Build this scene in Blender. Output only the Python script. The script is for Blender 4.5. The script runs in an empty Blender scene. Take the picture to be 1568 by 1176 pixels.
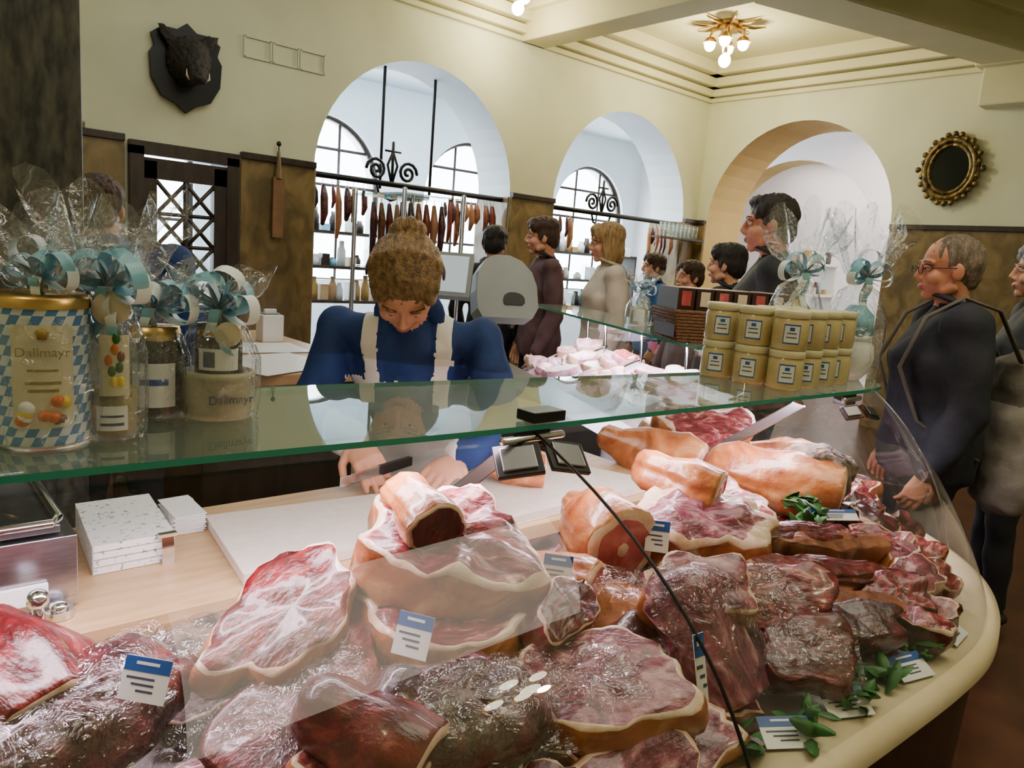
import bpy, math, random
from mathutils import Vector, Matrix, Euler, noise
random.seed(7)
COL=bpy.context.collection
V=Vector
pi=math.pi
# ---------------------------------------------------------------- materials
def mat(name,c1,c2=None,rough=.5,metal=0,scale=8,bump=0,bscale=40,coat=0,stretch=(1,1,1),ramp=(.35,.65),emit=0,ecol=None,c3=None,detail=4,dist=0,crough=.12):
    m=bpy.data.materials.new(name);m.use_nodes=True
    nt=m.node_tree;N=nt.nodes;L=nt.links;b=N['Principled BSDF']
    b.inputs['Base Color'].default_value=(*c1,1);b.inputs['Roughness'].default_value=rough;b.inputs['Metallic'].default_value=metal
    b.inputs['Coat Weight'].default_value=coat;b.inputs['Coat Roughness'].default_value=crough
    if emit:
        b.inputs['Emission Color'].default_value=(*(ecol or c1),1);b.inputs['Emission Strength'].default_value=emit
    tc=N.new('ShaderNodeTexCoord');mp=N.new('ShaderNodeMapping');mp.inputs['Scale'].default_value=stretch
    L.new(tc.outputs['Object'],mp.inputs['Vector'])
    if c2:
        n=N.new('ShaderNodeTexNoise');n.inputs['Scale'].default_value=scale;n.inputs['Detail'].default_value=detail;n.inputs['Distortion'].default_value=dist
        r=N.new('ShaderNodeValToRGB');r.color_ramp.elements[0].position=ramp[0];r.color_ramp.elements[1].position=ramp[1]
        r.color_ramp.elements[0].color=(*c1,1);r.color_ramp.elements[1].color=(*c2,1)
        if c3:
            e=r.color_ramp.elements.new((ramp[0]+ramp[1])/2);e.color=(*c3,1)
        L.new(mp.outputs[0],n.inputs['Vector']);L.new(n.outputs['Fac'],r.inputs[0]);L.new(r.outputs[0],b.inputs['Base Color'])
    if bump:
        n=N.new('ShaderNodeTexNoise');n.inputs['Scale'].default_value=bscale;n.inputs['Detail'].default_value=5
        bp=N.new('ShaderNodeBump');bp.inputs['Strength'].default_value=bump;bp.inputs['Distance'].default_value=.01
        L.new(mp.outputs[0],n.inputs['Vector']);L.new(n.outputs['Fac'],bp.inputs['Height']);L.new(bp.outputs[0],b.inputs['Normal'])
    return m
def glass(name,tint=(.95,1,.97),base=.04,rough=.0,haze=0,hcol=(1,1,1),bump=0,bscale=20,mul=.96):
    m=bpy.data.materials.new(name);m.use_nodes=True
    nt=m.node_tree;N=nt.nodes;L=nt.links;N.remove(N['Principled BSDF']);out=N['Material Output']
    t=N.new('ShaderNodeBsdfTransparent');t.inputs[0].default_value=(*tint,1)
    g=N.new('ShaderNodeBsdfGlossy');g.inputs['Roughness'].default_value=rough
    lw=N.new('ShaderNodeLayerWeight');lw.inputs['Blend'].default_value=.5
    p=N.new('ShaderNodeMath');p.operation='POWER';p.inputs[1].default_value=5
    ma=N.new('ShaderNodeMath');ma.operation='MULTIPLY_ADD';ma.inputs[1].default_value=mul;ma.inputs[2].default_value=base
    L.new(lw.outputs['Facing'],p.inputs[0]);L.new(p.outputs[0],ma.inputs[0])
    mx=N.new('ShaderNodeMixShader');L.new(ma.outputs[0],mx.inputs[0]);L.new(t.outputs[0],mx.inputs[1]);L.new(g.outputs[0],mx.inputs[2])
    last=mx
    if haze:
        d=N.new('ShaderNodeBsdfDiffuse');d.inputs[0].default_value=(*hcol,1)
        m2=N.new('ShaderNodeMixShader');m2.inputs[0].default_value=haze
        L.new(mx.outputs[0],m2.inputs[1]);L.new(d.outputs[0],m2.inputs[2]);last=m2
    if bump:
        tc=N.new('ShaderNodeTexCoord');n=N.new('ShaderNodeTexNoise');n.inputs['Scale'].default_value=bscale;n.inputs['Detail'].default_value=3;n.inputs['Distortion'].default_value=1.5
        bp=N.new('ShaderNodeBump');bp.inputs['Strength'].default_value=bump;bp.inputs['Distance'].default_value=.02
        L.new(tc.outputs['Object'],n.inputs['Vector']);L.new(n.outputs['Fac'],bp.inputs['Height'])
        L.new(bp.outputs[0],g.inputs['Normal']);L.new(bp.outputs[0],lw.inputs['Normal'])
    L.new(last.outputs[0],out.inputs[0]);return m
WALL=mat('wall_plaster',(.57,.58,.39),(.63,.64,.44),rough=.8,scale=2,bump=.05,bscale=60)
CEIL=mat('ceiling_plaster',(.60,.57,.33),(.66,.62,.38),rough=.8,scale=2)
BLUEW=mat('far_room_plaster',(.76,.85,.90),(.82,.90,.94),rough=.8,scale=2)
PINKW=mat('side_room_plaster',(.80,.76,.76),(.85,.80,.80),rough=.8,scale=2)
OCHRE=mat('ochre_plaster',(.55,.40,.15),(.62,.47,.20),rough=.8,scale=2)
WAIN=mat('wainscot_panel',(.10,.068,.022),(.23,.155,.055),rough=.35,scale=4,stretch=(1.5,1.5,1),bump=.05,coat=.3,dist=1)
DWOOD=mat('dark_wood',(.016,.010,.006),(.036,.021,.012),rough=.4,scale=6,stretch=(4,4,1))
FLOOR=mat('floor_tile',(.05,.016,.008),(.09,.032,.016),rough=.3,scale=5)
PILL=mat('stone_pillar',(.008,.009,.008),(.08,.078,.055),rough=.5,scale=16,stretch=(3,3,1),ramp=(.35,.8),detail=8)
BLACK=mat('black_iron',(.008,.008,.009),rough=.4,metal=.4)
CHROME=mat('chrome',(.70,.70,.72),rough=.15,metal=1)
STEEL=mat('brushed_steel',(.38,.39,.43),(.50,.50,.55),rough=.28,metal=1,scale=30,stretch=(1,12,12))
BRASS=mat('brass',(.60,.40,.15),rough=.3,metal=1)
WHITE=mat('white_plastic',(.80,.80,.78),rough=.4)
CREAM=mat('cream_ledge',(.62,.52,.32),(.70,.60,.40),rough=.35,scale=6,coat=.2)
LWOOD=mat('light_wood',(.44,.28,.13),(.54,.36,.19),rough=.4,scale=4,stretch=(2,14,2))
BOARD=mat('cutting_board_plastic',(.64,.58,.51),(.70,.64,.57),rough=.4,scale=60)
SPECK=mat('speckled_board',(.76,.78,.76),(.22,.26,.25),rough=.4,scale=110,ramp=(.60,.66))
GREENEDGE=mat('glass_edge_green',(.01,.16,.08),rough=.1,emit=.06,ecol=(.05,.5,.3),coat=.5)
GLS=glass('shelf_glass',(.80,.90,.84),base=.18,haze=.10,hcol=(.42,.52,.42))
GLF=glass('front_glass',(.97,.99,.98),base=.04,mul=.8)
CELLO=glass('cellophane',(.95,.97,.98),base=.11,rough=.05,haze=.025,bump=.8,bscale=25)
WRAP=glass('plastic_wrap',(.98,.96,.98),base=.10,rough=.07,haze=.006,hcol=(.9,.85,1),bump=1,bscale=24)
JGL=glass('jar_glass',(.9,.95,.93),base=.08,haze=.04)
M_RED=mat('cured_meat_red',(.07,.004,.006),(.55,.20,.16),c3=(.19,.012,.016),rough=.3,scale=13,stretch=(1,2.2,1),ramp=(.44,.84),bump=.45,bscale=45,coat=.4,dist=1.6,detail=6)
M_PINK=mat('ham_meat_pink',(.38,.05,.06),(.68,.27,.25),c3=(.50,.10,.11),rough=.32,scale=16,ramp=(.35,.80),bump=.25,bscale=40,coat=.35,dist=1)
M_PALE=mat('marbled_ham',(.11,.009,.016),(.74,.44,.36),c3=(.29,.040,.050),rough=.3,scale=13,stretch=(1,2.0,1),ramp=(.42,.74),bump=.5,bscale=45,coat=.4,dist=2.2,detail=8)
M_LILA=mat('purple_ham',(.12,.018,.038),(.64,.40,.42),c3=(.30,.075,.11),rough=.28,scale=15,stretch=(1,1.8,1),ramp=(.40,.74),bump=.5,bscale=55,coat=.5,dist=1.8,detail=8)
M_DARK=mat('smoked_meat_dark',(.022,.004,.006),(.20,.035,.04),c3=(.075,.010,.014),rough=.3,scale=14,ramp=(.35,.75),bump=.8,bscale=45,coat=.5,dist=1.2)
M_FAT=mat('meat_fat',(.58,.33,.20),(.80,.62,.48),rough=.35,scale=14,bump=.3,coat=.3,dist=1)
M_SKIN=mat('smoked_rind',(.22,.045,.010),(.72,.43,.19),c3=(.48,.16,.045),rough=.33,scale=9,ramp=(.3,.78),bump=.5,bscale=35,coat=.45,dist=1.4,detail=7)
M_PEP=mat('peppered_rind',(.03,.018,.015),(.46,.34,.26),rough=.6,scale=26,ramp=(.35,.8),bump=.9,bscale=70)
M_BROWN=mat('brown_bacon_rind',(.10,.022,.010),(.34,.12,.05),rough=.4,scale=12,bump=.4,coat=.35,dist=1)
BONE=mat('bone',(.70,.55,.42),rough=.5)
LEAF=mat('parsley_leaf',(.01,.07,.008),(.04,.19,.03),rough=.5,scale=20)
TAGB=mat('label_blue',(.01,.08,.34),rough=.4)
TAGW=mat('label_white',(.80,.80,.80),rough=.4)
INK=mat('label_ink',(.05,.06,.12),rough=.5)
RIBB=mat('ribbon_blue',(.16,.45,.60),(.26,.56,.70),rough=.35,scale=30)
RIBW=mat('ribbon_white',(.75,.80,.82),rough=.35)
JBLUE=mat('jacket_blue',(.004,.024,.115),(.007,.038,.17),rough=.8,scale=12,bump=.4,bscale=14)
JNAVY=mat('jacket_navy',(.006,.008,.016),(.014,.016,.028),rough=.8,scale=10,bump=.5,bscale=14)
JBLK=mat('jacket_black',(.006,.007,.009),rough=.7,bump=.4,bscale=14)
JCREAM=mat('coat_cream',(.50,.43,.35),(.60,.53,.45),rough=.8,scale=10,bump=.4,bscale=14)
JPLUM=mat('vest_plum',(.07,.03,.035),(.11,.055,.06),rough=.8,scale=10,bump=.5,bscale=18)
JTURQ=mat('coat_teal',(.01,.07,.17),rough=.8)
TROU=mat('trousers_dark',(.012,.012,.016),rough=.85)
SHOE=mat('shoe_black',(.015,.012,.01),rough=.4)
APR=mat('apron_white',(.70,.70,.66),(.78,.78,.74),rough=.8,scale=9,bump=.4,bscale=16)
SKN=mat('skin',(.58,.26,.15),(.68,.34,.22),rough=.5,scale=14)
SKN2=mat('skin_ruddy',(.46,.17,.095),(.58,.25,.15),rough=.5,scale=14)
LIP=mat('lips',(.42,.12,.09),rough=.4)
EYEW=mat('eye_white',(.6,.58,.55),rough=.2)
EYED=mat('eye_iris',(.03,.02,.015),rough=.2)
def hairm(n,a,b,st=(5,5,1)): return mat(n,a,b,rough=.45,scale=16,stretch=st,ramp=(.3,.7),bump=1,bscale=50)
H_GOLD=hairm('hair_golden_brown',(.11,.055,.018),(.38,.23,.085),(6,1,4))
H_BRN=hairm('hair_brown',(.03,.013,.007),(.09,.04,.018))
H_BLK=hairm('hair_dark',(.006,.005,.004),(.022,.014,.010))
H_BLND=hairm('hair_blond',(.22,.12,.035),(.56,.37,.15))
H_GREY=hairm('hair_grey_brown',(.10,.07,.045),(.28,.22,.16))
H_WHT=hairm('hair_grey',(.18,.18,.17),(.42,.42,.40))
# ---------------------------------------------------------------- builder
class B:
    def __init__(s): s.v=[];s.f=[];s.m=[];s.mats=[];s.sm=[]
    def mi(s,m):
        if m not in s.mats: s.mats.append(m)
        return s.mats.index(m)
    def add(s,vs,fs,m,M=None,smooth=True):
        o=len(s.v)
        for p in vs: s.v.append(tuple(M@V(p)) if M else tuple(p))
        ml=isinstance(m,list)
        for i,f in enumerate(fs):
            s.f.append([o+k for k in f]);s.m.append(s.mi(m[i] if ml else m));s.sm.append(smooth)
    def box(s,c,d,m,M=None,rz=0):
        R=Matrix.Translation(V(c))@Matrix.Rotation(rz,4,'Z')
        if M: R=M@R
        x,y,z=[q/2 for q in d]
        vs=[(-x,-y,-z),(x,-y,-z),(x,y,-z),(-x,y,-z),(-x,-y,z),(x,-y,z),(x,y,z),(-x,y,z)]
        s.add(vs,[(0,3,2,1),(4,5,6,7),(0,1,5,4),(1,2,6,5),(2,3,7,6),(3,0,4,7)],m,R,False)
    def lathe(s,prof,m,seg=32,M=None,mod=None,smooth=True):
        vs=[];rings=[]
        for r,z in prof:
            if r<1e-6: rings.append([len(vs)]);vs.append((0,0,z))
            else:
                ring=[]
                for i in range(seg):
                    a=2*pi*i/seg;rr=r*(mod(a,z) if mod else 1)
                    ring.append(len(vs));vs.append((rr*math.cos(a),rr*math.sin(a),z))
                rings.append(ring)
        fs=[];ms=[]
        for k in range(len(rings)-1):
            a,b=rings[k],rings[k+1];mm=m[k] if isinstance(m,list) else m
            for i in range(seg):
                j=(i+1)%seg
                if len(a)==1 and len(b)==1: continue
                if len(a)==1: fs.append((a[0],b[j],b[i]))
                elif len(b)==1: fs.append((a[i],a[j],b[0]))
                else: fs.append((a[i],a[j],b[j],b[i]))
                ms.append(mm)
        s.add(vs,fs,ms,M,smooth)
    def ell(s,c,r,m,M=None,seg=20,rot=None):
        pr=[(math.sin(pi*k/12) if 0<k<12 else 0,-math.cos(pi*k/12)) for k in range(13)]
        T=Matrix.Translation(V(c))
        if rot: T=T@Euler(rot).to_matrix().to_4x4()
        T=T@Matrix.Diagonal((*r,1))
        if M: T=M@T
        s.lathe(pr,m,seg,T)
    def cyl(s,c,r,h,m,M=None,seg=24,r2=None):
        r2=r if r2 is None else r2
        T=Matrix.Translation(V(c))
        if M:T=M@T
        s.lathe([(0,-h/2),(r,-h/2)],m,seg,T,smooth=False);s.lathe([(r,-h/2),(r2,h/2)],m,seg,T);s.lathe([(r2,h/2),(0,h/2)],m,seg,T,smooth=False)
    def tube(s,pts,rad,m,seg=10,right=None,M=None,cap=.6):
        pts=[V(p) for p in pts];n=len(pts)
        rad=[rad]*n if not isinstance(rad,(list,tuple)) else list(rad)
        vs=[];u=None
        for i in range(n):
            t=(pts[min(i+1,n-1)]-pts[max(i-1,0)])
            t=t.normalized() if t.length>1e-9 else V((0,0,1))
            if right is not None: u=V(right)-t*V(right).dot(t)
            else:
                if u is None: u=t.cross(V((0.13,.2,1)) if abs(t.z)<.9 else V((1,.1,0)))
                u=u-t*u.dot(t)
            u=u.normalized();w=t.cross(u)
            r=rad[i];rx,ry=(r if isinstance(r,tuple) else (r,r))
            for k in range(seg):
                a=2*pi*k/seg;vs.append(pts[i]+u*rx*math.cos(a)+w*ry*math.sin(a))
            if i==0: t0=t
            if i==n-1: t1=t
        fs=[]
        for i in range(n-1):
            for k in range(seg):
                j=(k+1)%seg;fs.append((i*seg+k,i*seg+j,(i+1)*seg+j,(i+1)*seg+k))
        mr=lambda r:min(r) if isinstance(r,tuple) else r
        a=len(vs);vs.append(pts[0]-t0*mr(rad[0])*cap);vs.append(pts[-1]+t1*mr(rad[-1])*cap)
        for k in range(seg):
            j=(k+1)%seg;fs.append((a,j,k));fs.append((a+1,(n-1)*seg+k,(n-1)*seg+j))
        s.add(vs,fs,m,M)
    def grid(s,fn,nu,nv,m,M=None,smooth=True):
        vs=[fn(i/nu,j/nv) for j in range(nv+1) for i in range(nu+1)]
        fs=[(j*(nu+1)+i,j*(nu+1)+i+1,(j+1)*(nu+1)+i+1,(j+1)*(nu+1)+i) for j in range(nv) for i in range(nu)]
        s.add(vs,fs,m,M,smooth)
    def patch(s,c,r,phi,dphi,z0,z1,m,n=10,M=None):
        s.grid(lambda u,v:(c[0]+r*math.cos(phi+dphi*(2*u-1)),c[1]+r*math.sin(phi+dphi*(2*u-1)),c[2]+z0+(z1-z0)*v),n,1,m,M)
    def prism(s,poly,z0,z1,mt,ms=None,M=None):
        n=len(poly);vs=[(p[0],p[1],z0) for p in poly]+[(p[0],p[1],z1) for p in poly]
        s.add(vs,[tuple(range(n-1,-1,-1)),tuple(range(n,2*n))],mt,M,False)
        s.add(vs,[(i,(i+1)%n,n+(i+1)%n,n+i) for i in range(n)],ms or mt,M,False)
    def mesh(s,name):
        me=bpy.data.meshes.new(name);me.from_pydata(s.v,[],s.f)
        for m in s.mats: me.materials.append(m)
        me.polygons.foreach_set('material_index',s.m);me.polygons.foreach_set('use_smooth',s.sm);me.update();return me
    def done(s,name,parent=None,loc=(0,0,0),rot=(0,0,0),bevel=0,sub=0):
        o=bpy.data.objects.new(name,s.mesh(name));COL.objects.link(o);o.location=loc;o.rotation_euler=rot
        if parent:o.parent=parent
        if bevel:
            b=o.modifiers.new('bev','BEVEL');b.width=bevel;b.segments=2;b.limit_method='ANGLE';b.angle_limit=.7
        if sub:
            b=o.modifiers.new('sub','SUBSURF');b.levels=sub;b.render_levels=sub
        return o
def empty(name,loc=(0,0,0),rz=0,sc=1):
    e=bpy.data.objects.new(name,None);COL.objects.link(e);e.location=loc;e.rotation_euler=(0,0,rz);e.scale=(sc,)*3;e.empty_display_size=.1;return e
def organic(b,name,parent,voxel,pred,mats,smooth=4,disp=0,dfreq=(30,30,30),M=None,push=None):
    me=b.mesh('tmp');o=bpy.data.objects.new('tmp',me);COL.objects.link(o)
    r=o.modifiers.new('r','REMESH');r.mode='VOXEL';r.voxel_size=voxel
    if smooth:
        sm=o.modifiers.new('s','SMOOTH');sm.factor=.5;sm.iterations=smooth
    dg=bpy.context.evaluated_depsgraph_get();dg.update()
    nm=bpy.data.meshes.new_from_object(o.evaluated_get(dg));bpy.data.objects.remove(o)
    nm.materials.clear()
    for m in mats:nm.materials.append(m)
    nrm=[v.normal.copy() for v in nm.vertices]
    idx=[0]*len(nm.polygons);pushv={}
    for p in nm.polygons:
        k=pred(p.center,p.normal) if pred else 0
        idx[p.index]=k
        if push and k in push:
            for vi in p.vertices: pushv[vi]=push[k]
    for v in nm.vertices:
        c=v.co;d=disp*noise.noise(V((c.x*dfreq[0],c.y*dfreq[1],c.z*dfreq[2]))) if disp else 0
        d+=pushv.get(v.index,0)
        if d: v.co=v.co+nrm[v.index]*d
    nm.polygons.foreach_set('material_index',idx);nm.polygons.foreach_set('use_smooth',[True]*len(nm.polygons))
    nm.name=name
    if M: nm.transform(M)
    nm.update()
    o=bpy.data.objects.new(name,nm);COL.objects.link(o)
    if parent:o.parent=parent
    return o
def text(body,size,m,parent,M,name='lettering'):
    cu=bpy.data.curves.new(name,'FONT');cu.body=body;cu.size=size;cu.align_x='CENTER';cu.extrude=.0003;cu.materials.append(m)
    o=bpy.data.objects.new(name,cu);COL.objects.link(o);o.parent=parent;o.matrix_local=M
    return o
# ---------------------------------------------------------------- room shell
def arch_wall(name,x0,x1,z0,z1,ops,t,mf,mr,mb,T):
    b=B();xs={x0,x1}
    for cx,r,sp,bt,kd in ops:
        n=24 if kd=='a' else 1
        for i in range(n+1): xs.add(round(cx-r*math.cos(pi*i/n),5) if kd=='a' else round(cx-r+2*r*i/n,5))
    xs=sorted(xs)
    def top(o,x):
        cx,r,sp,bt,kd=o
        return sp+(math.sqrt(max(0,r*r-(x-cx)**2)) if kd=='a' else 0)
    for a,c in zip(xs[:-1],xs[1:]):
        m=(a+c)/2;op=[o for o in ops if abs(m-o[0])<o[1]-1e-5]
        for y,mm in ((0,mf),(t,mb)):
            if op:
                o=op[0];b.add([(a,y,top(o,a)),(c,y,top(o,c)),(c,y,z1),(a,y,z1)],[(0,1,2,3)],mm,T,False)
                if o[3]>z0: b.add([(a,y,z0),(c,y,z0),(c,y,o[3]),(a,y,o[3])],[(0,1,2,3)],mm,T,False)
            else: b.add([(a,y,z0),(c,y,z0),(c,y,z1),(a,y,z1)],[(0,1,2,3)],mm,T,False)
        if op:
            o=op[0];b.add([(a,0,top(o,a)),(c,0,top(o,c)),(c,t,top(o,c)),(a,t,top(o,a))],[(0,1,2,3)],mr,T,True)
            if o[3]>z0:b.add([(a,0,o[3]),(c,0,o[3]),(c,t,o[3]),(a,t,o[3])],[(0,1,2,3)],mr,T,False)
    for o in ops:
        for sx in (-1,1):
            x=o[0]+sx*o[1];b.add([(x,0,o[3]),(x,t,o[3]),(x,t,o[2]),(x,0,o[2])],[(0,1,2,3)],mr,T,False)
    return b.done(name)
I4=Matrix.Identity(4)
A1=(3.87,1.04,2.04,0,'a');A2=(6.6,1.11,2.04,0,'a');DOOR=(1.83,.36,2.05,0,'r')
arch_wall('wall_back',-2,8.5,0,3.9,[A1,A2,DOOR],.5,WALL,BLUEW,BLUEW,Matrix.Translation((0,5.8,0)))
RT=Matrix(((0,1,0,8),(1,0,0,0),(0,0,1,0),(0,0,0,1)))
arch_wall('wall_right',-3,5.8,0,3.9,[(4.54,1.11,2.1,0,'a')],.75,WALL,OCHRE,PINKW,RT)
RT2=Matrix(((0,1,0,10.6),(1,0,0,0),(0,0,1,0),(0,0,0,1)))
arch_wall('wall_side_arch',-3,9,0,3.6,[(6.0,1.3,1.9,0,'a')],.4,PINKW,OCHRE,PINKW,RT2)
arch_wall('wall_far',-2,12.5,0,3.9,[(2.1,.85,2.2,1.0,'a'),(4.5,.85,2.2,1.0,'a'),(6.9,.85,2.2,1.0,'a'),(9.4,.85,2.2,1.0,'a')],.35,BLUEW,BLUEW,BLUEW,Matrix.Translation((0,9,0)))
b=B();b.box((-2.05,3,1.95),(.1,12.5,3.9),WALL);b.done('wall_left')
b=B();b.box((5.2,-3.05,1.95),(14.6,.1,3.9),WALL);b.done('wall_front')
b=B();b.box((12.55,3,1.95),(.1,12.5,3.9),PINKW);b.done('wall_side_room')
b=B();b.box((5.2,3,-.05),(14.8,12.8,.1),FLOOR);b.done('floor')
b=B();b.box((3,1.4,3.95),(10.2,8.9,.1),CEIL);b.done('ceiling')
b=B();b.box((5.2,7.65,3.6),(14.6,2.7,.1),BLUEW);b.box((10.6,1.6,3.6),(3.7,9.4,.1),PINKW);b.done('ceiling_far_room')
for cx in (2.1,4.5,6.9,9.4):
    b=B();y=9.1;r=.85
    arc=[(cx-r*math.cos(pi*i/20),y,2.2+r*math.sin(pi*i/20)) for i in range(21)]
    b.tube([(cx-r,y,1)]+arc+[(cx+r,y,1)],.05,DWOOD,8)
    for dx in (-.28,.28): b.tube([(cx+dx,y,1),(cx+dx,y,2.2+math.sqrt(r*r-dx*dx))],.018,DWOOD,6)
    for zz in (1.0,1.6,2.2,2.65): 
        w=r if zz<=2.2 else math.sqrt(r*r-(zz-2.2)**2);b.tube([(cx-w,y,zz),(cx+w,y,zz)],.02,DWOOD,6)
    b.done('window_%d'%(int(cx/2.3)+1))
b=B()
for x0,x1 in ((-2,1.43),(2.23,2.83),(4.91,5.49),(7.71,7.98)):
    b.box(((x0+x1)/2,5.785,1.03),(x1-x0,.03,2.06),WAIN);b.box(((x0+x1)/2,5.775,2.08),(x1-x0,.06,.05),DWOOD)
for x in (2.83,4.91,5.49,7.71): b.box((x+(.012 if x in(2.83,5.49) else -.012),6.05,1.03),(.02,.5,2.06),WAIN)
b.done('trim_1',bevel=.005)
b=B()
for y0,y1 in ((-3,3.42),(5.66,5.76)):
    b.box((7.985,(y0+y1)/2,1.03),(.03,y1-y0,2.06),WAIN);b.box((7.975,(y0+y1)/2,2.08),(.06,y1-y0,.05),DWOOD)
b.done('trim_2',bevel=.005)
b=B()
for k,(dz,w) in enumerate(((3.50,.04),(3.56,.09),(3.66,.14),(3.78,.22))):
    h=(.05,.08,.10,.14)[k]
    b.box((3,5.8-w/2,dz+h/2),(10,w,h),CEIL);b.box((8-w/2,1.4,dz+h/2),(w,8.8,h),CEIL)
b.done('trim_3',bevel=.012)
def beam(name,p,q,w,z0,z1):
    p,q=V(p),V(q);d=(q-p);L=d.length;M=Matrix.Translation(((p.x+q.x)/2,(p.y+q.y)/2,0))@Matrix.Rotation(math.atan2(d.y,d.x),4,'Z')
    b=B();b.box((0,0,(z0+z1)/2),(L,w,z1-z0),CEIL,M);b.box((0,0,z1-.12),(L,w+.16,.1),CEIL,M);b.box((0,0,z1-.04),(L,w+.3,.08),CEIL,M);b.done(name,bevel=.012)
beam('trim_4',(5.05,5.8,0),(5.05,-3,0),.30,3.5,3.92)
beam('trim_5',(5.15,3.28,0),(8.0,2.42,0),.46,3.5,3.92)
b=B();b.box((7.9,2.42,3.33),(.2,.66,.34),CEIL);b.box((7.86,2.42,3.52),(.3,.76,.06),CEIL);b.done('trim_6',bevel=.02)
b=B()
for i in range(3):
    x=2.35+.22*i
    for s in (-1,1): b.box((x,5.795,2.86+s*.07),(.2,.012,.012),WALL);b.box((x+s*.1,5.795,2.86),(.012,.012,.15),WALL)
b.done('wall_vent')
b=B();b.prism([(-.3,2.05),(.42,2.05),(.42,2.4),(-.3,2.4)],0,3.9,PILL);b.box((.06,2.225,.06),(.78,.41,.12),PILL);b.done('stone_pillar',bevel=.01)
b=B();b.box((1.0,5.7,1.95),(.24,.2,3.9),WALL);b.box((1.0,5.68,2.1),(.3,.26,.05),WAIN);b.done('trim_7',bevel=.01)
b=B()
for x in (1.50,2.16): b.box((x,5.765,1.02),(.09,.06,2.04),DWOOD)
b.box((1.83,5.765,2.03),(.75,.06,.09),DWOOD);b.box((1.83,5.765,.45),(.6,.04,.9),DWOOD);b.box((1.83,5.765,1.9),(.6,.04,.14),DWOOD)
for x in (1.585,2.07): b.box((x,5.765,1),(.09,.04,1.9),DWOOD)
for i in range(2):
    for j in range(4):
        xa=1.63+.2*i;za=.92+.225*j
        b.tube([(xa,5.765,za),(xa+.2,5.765,za+.225)],.015,DWOOD,6);b.tube([(xa+.2,5.765,za),(xa,5.765,za+.225)],.015,DWOOD,6)
        b.tube([(xa,5.765,za),(xa+.2,5.765,za)],.015,DWOOD,6)
b.tube([(1.83,5.765,.9),(1.83,5.765,1.84)],.02,DWOOD,6)
b.done('door_1')
b=B();b.box((2.51,5.745,1.72),(.085,.03,.46),mat('paddle_wood',(.16,.08,.03),(.24,.12,.05),rough=.5));b.tube([(2.51,5.745,1.94),(2.51,5.745,2.14)],[.03,.012],WAIN,10);b.tube([(2.51,5.745,2.14),(2.51,5.745,2.2)],.005,BLACK,6);b.ell((2.51,5.745,2.2),(.02,.01,.02),BLACK);b.done('wooden_paddle',bevel=.012)
e=empty('boar_head_trophy',(1.83,5.79,2.62))
b=B();sh=[(0,-.30),(-.06,-.25),(-.15,-.21),(-.21,-.10),(-.22,.05),(-.19,.10),(-.21,.17),(-.15,.22),(-.06,.22),(0,.27),(.06,.22),(.15,.22),(.21,.17),(.19,.10),(.22,.05),(.21,-.10),(.15,-.21),(.06,-.25)]
b.prism([(x*1.1,z*1.05) for x,z in sh],0,.04,BLACK,M=Matrix.Rotation(pi/2,4,'X'));b.done('shield',e,bevel=.01)
b=B();b.tube([(0,-.02,.03),(0,-.10,.03),(0,-.17,-.0),(0,-.25,-.07),(0,-.30,-.12)],[(.14,.17),(.14,.155),(.11,.12),(.065,.07),(.05,.045)],BLACK,18,right=(1,0,0))
for s in (-1,1):
    b.tube([(s*.09,-.08,.12),(s*.15,-.09,.19),(s*.20,-.08,.23)],[(.045,.02),(.045,.015),(.01,.008)],BLACK,10,right=(1,0,0));b.ell((s*.06,-.18,.05),(.03,.03,.03),BLACK)
FUR=mat('boar_fur',(.008,.007,.006),(.035,.026,.02),rough=.7,scale=40,bump=1,bscale=80)
organic(b,'head',e,.012,None,[FUR],3,.014,(40,40,40))
b=B()
for s in (-1,1): b.tube([(s*.05,-.25,-.12),(s*.075,-.27,-.10),(s*.075,-.27,-.06)],[.009,.007,.002],BONE,8)
for s in (-1,1): b.ell((s*.072,-.175,.06),(.011,.011,.011),BRASS)
b.done('tusks',e)
b=B()
T=Matrix.Translation((7.97,2.94,2.63))@Matrix.Rotation(-pi/2,4,'Y')
MIR=mat('mirror_glass',(.03,.035,.03),rough=.06,metal=.6)
b.lathe([(0,.02),(1,.02)],MIR,40,T@Matrix.Diagonal((.22,.18,1,1)),smooth=False)
GILT=mat('gilt_frame',(.24,.16,.04),(.03,.02,.01),rough=.4,metal=.6,scale=25)
for r,rr in ((1,.022),(1.2,.03),(1.33,.016)):
    pts=[T@V((.225*r*math.cos(2*pi*i/40),.185*r*math.sin(2*pi*i/40),.015)) for i in range(41)]
    b.tube(pts,rr,GILT,8)
for i in range(28):
    a=2*pi*i/28;k=1+.07*(i%2)+.08*(i%7==0);b.ell(T@V((.3*k*math.cos(a),.25*k*math.sin(a),.02)),(.02,.028,.028),GILT,seg=8)
b.done('oval_wall_mirror')
GLOBE=mat('lamp_globe',(1,.95,.8),emit=30,ecol=(1,.91,.66))
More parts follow.
